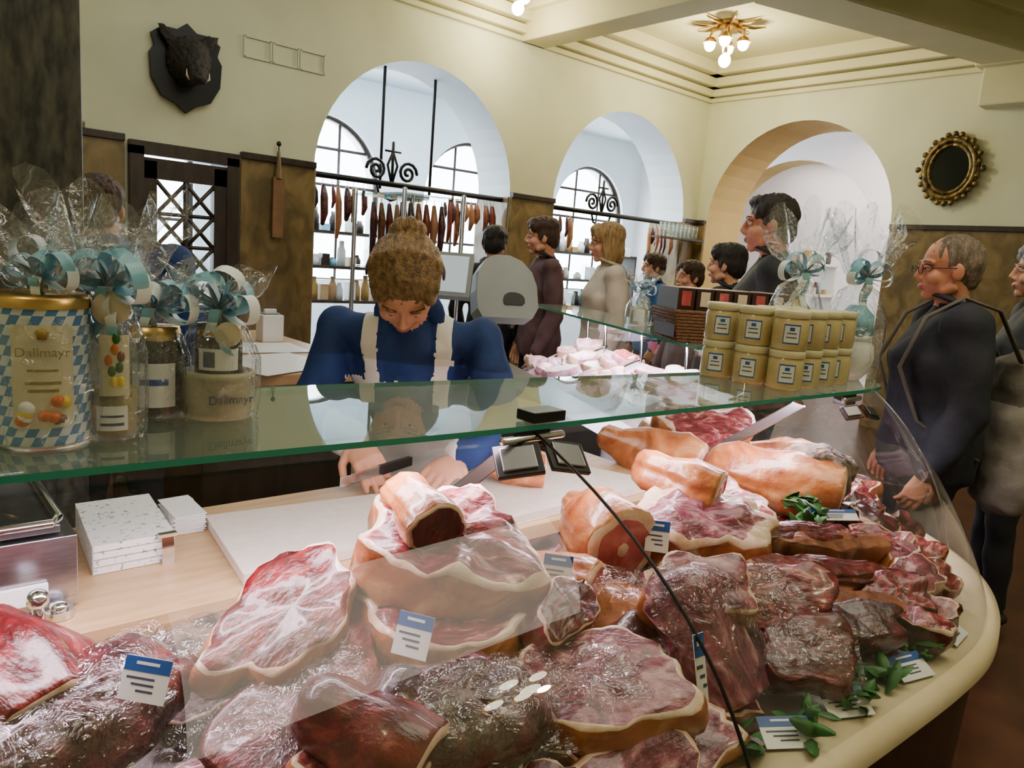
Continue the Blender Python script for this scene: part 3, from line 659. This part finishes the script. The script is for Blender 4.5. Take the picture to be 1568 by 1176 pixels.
def lett(s_,size,o,r,ph,z,m): text(s_,size,m,o,Matrix.Translation((r*math.cos(ph),r*math.sin(ph),z))@Matrix.Rotation(ph+pi/2,4,'Z')@Matrix.Rotation(pi/2,4,'X'))
b=B();x,y=.185,1.165;r,h=.058,.185
vs=[];n=28;m_=14;fs=[];ms=[]
for j in range(m_+1):
    for i in range(n): a=2*pi*(i+.5*j)/n;vs.append((r*math.cos(a),r*math.sin(a),.005+h*j/m_))
for j in range(m_):
    for i in range(n): fs.append((j*n+i,j*n+(i+1)%n,(j+1)*n+(i+1)%n,(j+1)*n+i));ms.append(DIA if (i+j)%2 else TINW)
b.add(vs,fs,ms);b.lathe([(0,0),(r*1.02,0),(r*1.02,.006)],CHROME,40);b.lathe([(r*1.03,h),(r*1.03,h+.012),(r*.9,h+.018),(0,h+.018)],BRASS,40)
ph=face(x,y);C0=(0,0,0)
b.patch(C0,r*1.01,ph,.62,.03,.165,LABC);b.patch(C0,r*1.014,ph,.35,.088,.092,GOLD);b.patch(C0,r*1.014,ph,.30,.078,.082,GOLD);b.patch(C0,r*1.014,ph,.30,.105,.108,GOLD)
b.lathe([(0,0),(.006,0),(.008,.01),(.002,.014)],GOLD,8,Matrix.Translation((r*1.0*math.cos(ph),r*math.sin(ph),.147)))
for k in range(11): 
    a=ph+random.uniform(-.45,.45);b.ell((r*1.0*math.cos(a),r*1.0*math.sin(a),random.uniform(.038,.066)),(.009,.009,.008),random.choice([ORNG,LEM,M_RED,M_BROWN,TAGW]),seg=10)
cello(b,(0,0,0),.068,.215,.018,.33,.11,1.3);bow(b,(.0,-.02,.225),.045,6,3)
o=b.done('biscuit_tin',loc=(x,y,SZ));lett('Dallmayr',.017,o,r*1.04,ph,.125,GOLD)
b=B();x,y=.268,1.16;ph=face(x,y)
b.lathe([(0,0),(.034,0),(.036,.01),(.036,.12),(.02,.16),(.013,.17),(.013,.20),(0,.20)],JGL,24);b.lathe([(0,.006),(.031,.006),(.032,.07),(0,.07)],GOLD,20)
b.patch(C0,.037,ph,.55,.015,.05,TAGW);b.patch(C0,.0375,ph,.4,.022,.026,INK);b.patch(C0,.0375,ph,.4,.034,.037,INK);b.patch(C0,.039,ph+.1,.5,.065,.15,LABC)
for q,(da,z,m) in enumerate(((.1,.13,ORNG),(.3,.12,M_RED),(-.1,.115,ORNG),(.05,.085,LEM),(.3,.085,LEM),(0,.1,LEAF),(.25,.105,LEAF),(.15,.145,LEAF))): b.ell((.036*math.cos(ph+da),.036*math.sin(ph+da),z),(.006,.006,.009),m,seg=10)
b.lathe([(0,-.002),(.024,-.002),(.024,.002),(0,.002)],LABC,20,Matrix.Translation((.03*math.cos(ph),.03*math.sin(ph),.185))@Matrix.Rotation(ph,4,'Z')@Matrix.Rotation(pi/2,4,'Y'))
cello(b,(0,0,0),.043,.20,.014,.36,.09,2.1);bow(b,(0,-.01,.215),.055,7,5,5)
b.done('liqueur_bottle',loc=(x,y,SZ))
b=B();x,y=.355,1.27;ph=face(x,y)
b.lathe([(0,0),(.04,0),(.042,.01),(.042,.11),(.036,.125),(.036,.14),(0,.14)],DKJ,28);b.patch(C0,.0425,ph,.8,.02,.09,TAGW);b.patch(C0,.043,ph,.5,.055,.065,TAGB)
b.lathe([(.038,.125),(.038,.145),(0,.147)],BRASS,28);cello(b,(0,0,0),.05,.16,.014,.26,.07,4);bow(b,(0,-.01,.175),.055,7,8)
b.done('preserve_jar',loc=(x,y,SZ))
b=B();x,y=.445,1.235;ph=face(x,y)
b.lathe([(0,0),(.052,0),(.056,.01),(.056,.062),(.059,.066),(.059,.075),(.05,.077),(.048,.06),(0,.06)],STONE,36)
b.lathe([(0,.062),(.036,.062),(.037,.075),(.037,.125),(.03,.135),(.03,.14),(0,.14)],DKJ,28);b.patch(C0,.0378,ph,.9,.08,.115,TAGW);b.patch(C0,.0382,ph-.4,.25,.085,.11,INK)
b.lathe([(.034,.135),(.034,.152),(0,.154)],BRASS,28);cello(b,(0,0,0),.06,.165,.014,.25,.07,6);bow(b,(0,-.01,.178),.06,8,12,4)
b.lathe([(0,-.001),(.02,-.001),(.02,.001),(0,.001)],LABC,20,Matrix.Translation((.045*math.cos(ph+.3),.045*math.sin(ph+.3),.14))@Matrix.Rotation(ph,4,'Z')@Matrix.Rotation(pi/2,4,'Y'))
o=b.done('stoneware_gift_pot',loc=(x,y,SZ));lett('Dallmayr',.02,o,.0575,ph+.35,.03,INK)
MUST=mat('mustard_cream',(.44,.36,.15),(.54,.45,.22),rough=.25,scale=20,coat=.6);LID=mat('jar_lid',(.56,.53,.32),rough=.35)
b=B();b.lathe([(0,0),(.043,0),(.047,.006),(.047,.078),(.041,.088)],MUST,32);b.lathe([(.045,.086),(.047,.088),(.047,.103),(.044,.106),(0,.106)],LID,32)
LAB2=mat('jar_label',(.62,.66,.60),rough=.4)
ph=math.radians(205);b.patch(C0,.0478,ph,.45,.018,.070,TAGB);b.patch(C0,.0481,ph,.40,.022,.066,LAB2);b.patch(C0,.0485,ph,.25,.045,.048,INK);b.patch(C0,.0485,ph,.28,.034,.037,INK);b.patch(C0,.0485,ph,.13,.053,.062,TAGB)
mj=b.mesh('mustard_jar')
P=[(1.88,1.235),(1.885,1.13),(1.895,1.03),(2.0,1.035),(2.1,1.04),(2.2,1.045),(1.985,1.14),(2.09,1.145)]
for i,(x,y) in enumerate(P):
    for k in range(2):
        o=bpy.data.objects.new('mustard_jar',mj);COL.objects.link(o);o.location=(x,y,SZ+k*.1065);o.rotation_euler=(0,0,random.uniform(-.2,.2))
for x,y,s_,sd in ((2.335,1.06,1,3),(2.20,1.19,1,7)):
    b=B();b.lathe([(0,0),(.035,0),(.06,.03),(.068,.07),(.062,.11),(.05,.125),(.055,.13),(.05,.14),(0,.14)],WHITE if sd==3 else LWOOD,32)
    b.lathe([(0,.14),(.05,.14),(.045,.2),(.02,.23),(0,.23)],RIBB if sd==3 else MUST,20,mod=pleat(6,.1,sd))
    cello(b,(0,0,0),.082,.30,.02,.53,.11,sd);bow(b,(0,-.01,.315),.07,7,sd,3);b.done('gift_pot',loc=(x,y,SZ))
WICK=mat('wicker',(.11,.045,.014),(.26,.12,.045),rough=.6,scale=60,stretch=(1,1,4),bump=.8,bscale=90)
e=empty('wicker_basket',(2.36,1.53,1.2505),math.radians(-28))
b=B()
def ring(z,k): return [(.25*k,-.1*k,z),(.25*k,.1*k,z),(-.25*k,.1*k,z),(-.25*k,-.1*k,z),(.25*k,-.1*k,z)]
for i in range(10): b.tube(ring(.006+.011*i,.92+.008*i),.0065,WICK,6)
b.box((0,0,.004),(.46,.18,.008),WICK);b.done('weave',e)
PKB=mat('packet_brown',(.04,.016,.012),rough=.4)
b=B()
for i in range(7):
    x=-.21+.07*i;b.box((x,0,.10),(.062,.17,.17),PKB);b.box((x,-.0862,.15),(.035,.002,.05),LABC if i%2 else M_PINK);b.box((x,0,.1855),(.04,.15,.001),LABC if i%2 else M_PINK)
b.done('packets',e,bevel=.003)
b=B();b.lathe([(0,0),(.04,0),(.04,.09),(.034,.10),(.034,.115),(0,.115)],JGL,24);b.lathe([(0,.004),(.036,.004),(.036,.08),(0,.08)],MUST,24);b.patch(C0,.041,math.radians(222),.6,.02,.07,TAGW);cello(b,(0,0,0),.05,.13,.014,.24,.07,2);bow(b,(0,-.01,.15),.045,6,2);b.done('preserve_jar',loc=(2.46,2.02,1.2505))
GREYP=mat('scale_grey',(.20,.24,.26),(.25,.29,.31),rough=.4,scale=4)
SCR=mat('scale_screen',(.4,.5,.56),emit=.45,ecol=(.6,.75,.85),rough=.2)
b=B();b.box((1.80,2.315,.45),(.42,.42,.90),STEEL);b.box((1.80,2.315,.915),(.46,.46,.03),LWOOD);b.done('service_stand',bevel=.005)
e=empty('deli_scale',(1.80,2.315,.931),math.radians(-38),1.1)
b=B();b.box((0,0,.05),(.3,.3,.1),GREYP);b.box((0,0,.115),(.28,.28,.012),STEEL);b.tube([(.05,.05,.1),(.05,.05,.38)],.022,GREYP,12);b.done('base',e,bevel=.01)
b=B()
dome=[(-.085,-.12),(.10,-.12),(.125,-.08),(.125,.0),(.11,.05),(.075,.09),(.03,.108),(-.02,.108),(-.06,.09),(-.09,.045),(-.10,-.02),(-.10,-.09)]
b.prism([(x,y) for x,y in dome],-.04,.04,GREYP,M=TM(.10,.0,.40,68,0,18));b.prism([(x*.35+.03,y*.2-.05) for x,y in dome],.041,.044,BLACK,M=TM(.10,.0,.40,68,0,18))
b.done('customer_display',e,bevel=.014)
b=B();M=TM(-.10,-.03,.43,60,0,-5);b.box((0,0,0),(.2,.17,.03),GREYP,M);b.box((0,.0,.017),(.17,.14,.002),SCR,M);b.box((-.04,.03,.0185),(.06,.02,.001),RIBB,M);b.done('display',e,bevel=.006)
b=B();b.box((1.45,3.75,.90),(.9,1.5,.05),LWOOD);b.box((1.45,3.75,.44),(.84,1.44,.87),DWOOD);b.done('back_counter',bevel=.006)
b=B()
for i,(x,y,r) in enumerate(((1.45,3.35,.2),(1.55,3.75,-.1),(1.40,3.2,.4))): b.box((x,y,.927+.002*i),(.45,.35,.002),TAGW,rz=r)
b.done('paper_sheet')
b=B();b.box((1.72,4.0,1.0),(.12,.1,.15),WHITE);b.box((1.72,4.0,1.08),(.09,.07,.01),GREYP);b.box((1.72,4.0,1.09),(.07,.02,.03),TAGW);b.done('tissue_box',bevel=.005)
b=B()
for x,y in ((2.55,4.6),(3.0,4.0),(3.0,4.6),(2.55,4.0)): b.tube([(x,y,0),(x,y,1.85)],.015,STEEL,8)
b.box((2.78,4.3,.45),(.5,.65,.9),STEEL);b.box((2.78,4.3,.93),(.52,.67,.04),DWOOD);b.box((2.78,4.3,1.35),(.48,.62,.01),GLS);b.box((2.78,4.3,1.82),(.48,.62,.012),GLS)
for i in range(12):
    x=2.6+.06*(i%6);y=4.1+.35*(i//6);b.tube([(x,y,1.8),(x,y,1.77)],.003,BLACK,4);b.tube([(x,y,1.77),(x+.01,y,1.65),(x,y,1.42)],[.012,.028,.014],SAUS[i%5],8)
for i in range(6): b.ell((2.62+.07*i,4.2,1.0),(.045,.06,.05),SAUS[(i+1)%4])
for i in range(4): b.ell((2.62+.1*i,4.2,1.40),(.05,.06,.045),SAUS[(i+2)%5])
b.done('sausage_cabinet')
# ---------------------------------------------------------------- people
def hand(b,w,d,nrm,side,curl=.6):
    d=V(d).normalized();nrm=V(nrm);nrm=(nrm-d*nrm.dot(d)).normalized();s=d.cross(nrm).normalized()*side
    w=V(w);b.tube([w-d*.03,w+d*.02,w+d*.055,w+d*.085],[(.024,.017),(.030,.015),(.039,.0145),(.038,.012)],SKN,14,right=s)
    for i,(o,L) in enumerate(((.030,.072),(.010,.080),(-.010,.075),(-.029,.060))):
        p=w+d*.08+s*o;pts=[p];a=.15+.08*i;dd=d
        for k,l in enumerate((.45,.32,.25)):
            a+=curl*(.7 if k==0 else .8);dd=(d*math.cos(a)+nrm*math.sin(a)+s*o*1.5).normalized();p=p+dd*L*l;pts.append(p)
        b.tube(pts,[.0095,.0088,.008,.007],SKN,10)
    p=w+d*.025+s*.028;p1=p+(d*.6+s*.75+nrm*.35).normalized()*.035;p2=p1+(d*.85+s*.3+nrm*.5).normalized()*.03;p3=p2+(d*.9+nrm*.5).normalized()*.024
    b.tube([w+d*.02+s*.01,p,p1,p2,p3],[.014,.014,.011,.0095,.008],SKN,10)
def person(name,O_,th,S=1,jacket=JNAVY,trou=TROU,hair='short',hm=H_BRN,skin=SKN,hrot=(0,0,0),pose={},paint=None,mats=[],voxel=.013,glasses=False,push=None,fem=False,bulk=1.12,collar=None):
    e=empty(name,(O_[0],O_[1],0),math.radians(th),S)
    P=dict(pel=V((0,0,.93)),wai=V((0,.0,1.08)),che=V((0,.01,1.25)),nb=V((0,-.015,1.425)),hd=V((0,.03,1.57)),shr=V((.185,-.01,1.375)),shl=V((-.185,-.01,1.375)),
        elr=V((.25,-.03,1.10)),ell=V((-.25,-.03,1.10)),wrr=V((.25,.07,.86)),wrl=V((-.25,.07,.86)),hdr=V((-.05,.3,-1)),hdl=V((.05,.3,-1)))
    for k,v in pose.items(): P[k]=V(v)
    b=B();w=.92 if fem else 1;B_=bulk
    low=P['pel']-V((0,0,.10));up=P['nb']*.72+P['che']*.28
    b.tube([low,P['pel'],P['wai'],P['che'],up,P['nb']],[(.165*B_,.12*B_),(.172*B_,.125*B_),(.150*w*B_,.112*B_),(.175*w*B_,.125*B_),(.165*w,.095),(.07,.065)],jacket,24,right=(1,0,0))
    ax=(P['hd']-P['nb']).normalized()
    b.tube([P['nb']-ax*.04,P['nb']+ax*.04,P['hd']-ax*.04],[.066,.054,.05],jacket,16)
    for sh,el,wr in (('shr','elr','wrr'),('shl','ell','wrl')):
        s,e_,w_=P[sh],P[el],P[wr];mid=(P['nb']+s)/2-V((0,0,.030))
        b.tube([P['nb']-ax*.03,mid,s,s*.6+e_*.4,e_,e_*.5+w_*.5,w_],[.06,.060,.064*w*B_,.059*B_,.051*B_,.046*B_,.041],jacket,14);b.ell(s,(.064*w*B_,)*3,jacket);b.ell(e_,(.051*B_,)*3,jacket)
    for s in (-1,1):
        hip=P['pel']+V((s*.085,0,-.05));kn=V((s*.10,.02,.48));an=V((s*.11,-.01,.09))
        b.tube([hip,hip*.5+kn*.5,kn,kn*.6+an*.4,an],[.095,.085,.062,.06,.045],jacket,14);b.ell((s*.11,.05,.045),(.045,.125,.045),jacket)
    def pr(c,n):
        if paint:
            k=paint(c,n)
            if k is not None: return k
        if c.z<.09: return 3
        if (c-P['nb']).dot(ax)>.035 and (c-P['nb']-ax*(c-P['nb']).dot(ax)).length<.075: return 2
        if c.z<.80: return 1
        return 0
    organic(b,'body',e,voxel,pr,[jacket,trou,skin,SHOE]+mats,3,.012,(13,13,9),push=push)
    cm=collar or jacket
    b=B();q=ax.to_track_quat('Z','Y').to_matrix().to_4x4();q.translation=P['nb']+ax*.028
    pts=[q@V((.070*math.sin(t),.072*math.cos(t)*1.0,.012*math.cos(t*1))) for t in [(.25+ (2*pi-.5)*i/28) for i in range(29)]]
    f0=q@V((0,1,0))-q.translation
    if f0.y<0: pts=[2*V((q.translation.x,q.translation.y,0))+V((-p.x,-p.y,p.z)) for p in pts]
    b.tube(pts,[(.010,.024)]*29,cm,8,right=ax);b.done('collar_band',e)
    for k,sg in (('r',1),('l',-1)):
        b=B();hand(b,P['wr'+k],P['hd'+k],V((-sg*.9,.1,-.3)) if not paint else V((-sg*.5,.1,-1)),-1 if k=='r' else 1,.4)
        organic(b,'hand_'+k,e,.0045,None,[skin],2)
    HM=Matrix.Translation(P['hd'])@Euler([math.radians(q) for q in hrot]).to_matrix().to_4x4()
    b=B();b.ell((0,-.012,.03),(.073,.093,.088),skin);b.ell((0,.022,-.035),(.056,.066,.076),skin);b.ell((0,.060,-.090),(.022,.021,.021),skin)
    b.tube([(0,.084,.018),(0,.096,-.006),(0,.104,-.028)],[.0075,.0085,.0105],skin,10);b.tube([(0,.088,-.034),(0,.099,-.034)],.0095,skin,8)
    for s in (-1,1):
        b.ell((s*.009,.092,-.032),(.0075,.010,.007),skin);b.ell((s*.036,.056,-.03),(.024,.026,.026),skin);b.tube([(s*.012,.083,.024),(s*.032,.082,.026),(s*.05,.069,.022)],.0075,skin,8)
        b.ell((s*.075,-.008,-.012),(.009,.020,.030),skin,rot=(.15,0,s*.3));b.tube([(s*.040,.03,-.080),(s*.056,-.01,-.06)],.02,skin,8)
    b.ell((0,.085,-.058),(.021,.011,.006),skin);b.ell((0,.082,-.067),(.018,.011,.007),skin)
    b.tube([(0,-.02,-.04),(0,-.035,-.14)],[.052,.05],skin,12)
    def hp(c,n): return 1 if (abs(c.x)<.021 and -.073<c.z<-.054 and c.y>.084) else 0
    organic(b,'head',e,.0046,hp,[skin,LIP],3,M=HM)
    b=B()
    for s in (-1,1):
        b.ell((s*.030,.0765,.004),(.0120,.0105,.0075),EYEW);b.ell((s*.030,.0840,.003),(.0050,.0040,.0050),EYED)
        b.tube([(s*.016,.089,.027),(s*.032,.088,.031),(s*.050,.075,.026)],.0026,hm,6);b.tube([(s*.018,.085,.010),(s*.030,.0875,.0115),(s*.043,.079,.009)],.0036,skin,6)
    if glasses:
        for s in (-1,1):
            b.tube([(s*.033+.022*math.cos(2*pi*i/16),.102,.0+.017*math.sin(2*pi*i/16)) for i in range(17)],.0015,BLACK,5);b.tube([(s*.055,.10,.004),(s*.08,.0,.004)],.0015,BLACK,5)
        b.tube([(-.011,.104,.003),(.011,.104,.003)],.0015,BLACK,5)
    o=b.done('eyes',e);o.data.transform(HM)
    b=B();E=lambda c,r:b.ell(c,r,hm)
    if hair!='thin': E((0,-.020,.042),(.083,.098,.086))
    else: E((0,-.022,.040),(.080,.094,.084));E((0,-.04,.02),(.081,.080,.075))
    E((0,-.06,-.02),(.064,.05,.06))
    if hair=='short':
        E((0,.035,.090),(.060,.05,.028))
        for s in (-1,1): E((s*.055,-.01,.055),(.028,.07,.048))
    if hair=='full':
        E((0,.04,.088),(.062,.05,.034));E((0,-.02,.06),(.086,.096,.07));E((0,-.06,.0),(.078,.056,.080))
        for s in (-1,1):E((s*.064,-.02,.01),(.021,.050,.050));E((s*.045,.055,.063),(.025,.03,.03))
    if hair=='bob':
        E((0,.045,.080),(.062,.05,.038));E((0,-.02,.05),(.088,.098,.075));E((0,-.06,-.045),(.074,.048,.095))
        for s in (-1,1):E((s*.070,-.01,-.035),(.020,.052,.088));E((s*.056,.05,.05),(.024,.036,.045))
    if hair=='up':
        # swept-back locks over the crown running front to back, gathered in a bun
        E((0,-.02,.055),(.080,.092,.066))
        for i in range(9):
            t=(i-4)/4;xx=.060*t;zt=.128-.040*t*t
            b.tube([(xx*.95,.070-.018*t*t,.070-.012*t*t),(xx*1.12,.045,zt-.028),(xx*1.2,-.01,zt),(xx*1.0,-.065,zt-.022),(xx*.5,-.105,.070)],[.012,.017,.018,.017,.012],hm,10)
        for i in range(7):
            a=2*pi*i/7;b.ell((.028*math.cos(a),-.105,.075+.026*math.sin(a)),(.020,.028,.020),hm)
        E((0,-.105,.075),(.034,.036,.034))
        for s in (-1,1):E((s*.066,.005,.02),(.018,.05,.050));E((s*.060,.045,.045),(.018,.030,.030))
    organic(b,'hair',e,.0055 if hair!='up' else .0045,None,[hm],2 if hair!='up' else 1,.007 if hair!='up' else .003,(75,75,14) if hair!='up' else (110,14,90),M=HM)
    if hair=='up':
        b=B();b.tube([(.093*math.cos(a),-.012,.042+.090*math.sin(a)) for a in [pi*(-.02+1.04*i/20) for i in range(21)]],[(.013,.004)]*21,H_BRN,10,right=(0,1,0));o=b.done('hair_band',e);o.data.transform(HM)
    return e
def pa(c,n):
    if n.y>.0 and c.z<1.15 and abs(c.x)<.17 and c.z>.40 and c.y>.02: return 4
    if n.y>-.2 and c.z>=1.08 and c.z<1.34 and abs(abs(c.x)-.085-.05*(c.z-1.1))<.018 and c.y>.02: return 4
    return None
e=person('shop_assistant',(1.25,1.84),138.7,1,JBLUE,TROU,'up',H_GOLD,SKN,(-56,0,8),
  pose=dict(pel=(0,0,.93),wai=(0,.06,1.06),che=(0,.15,1.19),nb=(0,.22,1.31),hd=(0,.345,1.405),shr=(.19,.18,1.265),shl=(-.19,.18,1.265),
   elr=(.26,.25,1.05),ell=(-.27,.27,1.05),wrr=(.09,.43,1.02),wrl=(-.17,.47,1.01),hdr=(-.5,.7,-.25),hdl=(.45,.75,-.2)),paint=pa,mats=[APR],voxel=.010,push={4:.007},fem=True,bulk=1.05)
b=B();b.box((-.105,.305,1.215),(.05,.003,.014),TAGW);b.done('name_badge',e)
b=B();hm=TM(-.005,.50,.985,0,0,60);b.box((.09,0,0),(.14,.002,.022),CHROME,hm);b.box((-.03,0,0),(.11,.014,.022),BLACK,hm);b.done('knife',e,bevel=.002)
person('shop_worker',(.72,3.05),-20,1.0,JBLUE,TROU,'short',H_BRN,pose=dict(che=(-.01,.03,1.25),nb=(-.04,.04,1.41),hd=(-.06,.10,1.55),shr=(.19,.03,1.36),shl=(-.21,.03,1.36)),bulk=1.3)
person('woman_customer',(3.44,3.66),60,1.04,JPLUM,hair='full',hm=H_BRN,hrot=(-4,0,-8),fem=True,collar=JBLK)
person('woman_customer',(3.53,3.17),54,1.03,JCREAM,hair='bob',hm=H_BLND,hrot=(-6,0,0),fem=True,bulk=1.2)
person('woman_customer',(3.40,4.15),-60,1.0,JBLK,hair='full',hm=H_BLK,fem=True)
person('man_customer',(3.10,1.82),36,1.095,JBLK,hair='short',hm=H_BLK,skin=SKN2,hrot=(-2,0,0),bulk=1.25)
person('man_customer',(3.72,2.43),20,.98,JBLK,hair='full',hm=H_BLK,bulk=1.2)
person('girl_customer',(4.3,3.10),70,.92,JPLUM,hair='full',hm=H_BRN,fem=True)
person('woman_customer',(5.1,4.05),60,.95,JTURQ,hair='full',hm=H_BRN,fem=True)
e=person('elderly_man_customer',(2.98,1.02),36,1.0,JNAVY,hair='thin',hm=H_GREY,skin=SKN2,glasses=True,hrot=(-4,0,4),bulk=1.34)
BPK=mat('backpack_fabric',(.07,.06,.045),(.11,.10,.08),rough=.8,scale=10,bump=.4,bscale=30)
BPG=mat('backpack_grey',(.26,.24,.21),rough=.8,bump=.4,bscale=25)
b=B();b.tube([(.0,-.25,.74),(0,-.28,.84),(0,-.28,1.08),(0,-.25,1.27)],[(.14,.08),(.17,.12),(.16,.12),(.10,.07)],BPK,20,right=(1,0,0));b.tube([(0,-.37,.80),(0,-.38,.98)],[(.12,.05),(.11,.05)],BPK,16,right=(1,0,0))
organic(b,'backpack',e,.012,lambda c,n:1 if c.z<1.12 else 0,[BPK,BPG],3,.010,(18,18,14))
b=B()
for s in (-1,1):
    b.tube([(s*.10,-.22,1.27),(s*.12,-.12,1.44),(s*.125,.0,1.475),(s*.13,.11,1.40),(s*.15,.175,1.22),(s*.18,.10,1.04),(s*.16,-.12,.92)],[(.018,.006)]*7,BPK,8,right=(1,0,0))
b.done('backpack_straps',e)
person('grey_haired_customer',(3.92,.98),30,1.02,JBLK,hair='full',hm=H_WHT,bulk=1.2)
# ---------------------------------------------------------------- lights
def area(name,loc,rot,sx,sy,e,c):
    l=bpy.data.lights.new(name,'AREA');l.shape='RECTANGLE';l.size=sx;l.size_y=sy;l.energy=e;l.color=c
    o=bpy.data.objects.new(name,l);COL.objects.link(o);o.location=loc;o.rotation_euler=[math.radians(q) for q in rot];return o
area('fill_light_main',(2.0,.6,3.8),(0,0,0),2.2,1.5,50,(1,.91,.73))  # added out-of-view area fill for general room brightness, no real fixture
area('fill_light_staff',(2.2,3.8,3.8),(0,0,0),2.5,1.5,40,(.95,.97,.92))  # added fill above the staff area, stands for no actual lamp
area('far_room_fill',(5,6.75,3.45),(0,0,0),6,.7,290,(.84,.94,1))  # added fill hidden above the arches, supports the window daylight
area('side_room_light',(9.6,3.5,3.45),(0,0,0),1.2,3,110,(1,.88,.76))
area('side_hall_fill',(11.7,5.5,3.45),(0,0,0),.8,3,80,(1,.92,.85))  # added fill to brighten the dark hall beyond the second arch
area('case_light',(1.1,.99,1.17),(12,0,-2),2.3,.04,19,(1,.80,.90))
area('case_light_corner',(2.25,1.1,1.17),(0,0,0),.2,.3,5,(1,.85,.92))
area('case_light_rear',(2.62,2.15,1.22),(0,0,-23),.1,1.5,16,(1,.82,.97))
w=bpy.data.worlds.new('world');bpy.context.scene.world=w;w.use_nodes=True
w.node_tree.nodes['Background'].inputs[0].default_value=(.82,.92,1,1);w.node_tree.nodes['Background'].inputs[1].default_value=16
# ---------------------------------------------------------------- camera
def axes(yaw,p,r):
    yaw,p,r=[math.radians(a) for a in (yaw,p,r)]
    f=V((math.sin(yaw)*math.cos(p),math.cos(yaw)*math.cos(p),-math.sin(p)));R0=V((math.cos(yaw),-math.sin(yaw),0));U0=R0.cross(f)
    return f,math.cos(r)*R0+math.sin(r)*U0,-math.sin(r)*R0+math.cos(r)*U0
f,R,U=axes(41.5,9.72,4.5)
cam=bpy.data.cameras.new('camera');cam.sensor_width=36;cam.lens=26.4;cam.clip_start=.02
o=bpy.data.objects.new('camera',cam);COL.objects.link(o)
M=Matrix((R,U,-f)).transposed().to_4x4();M.translation=V((0,0,1.5));o.matrix_world=M
bpy.context.scene.camera=o
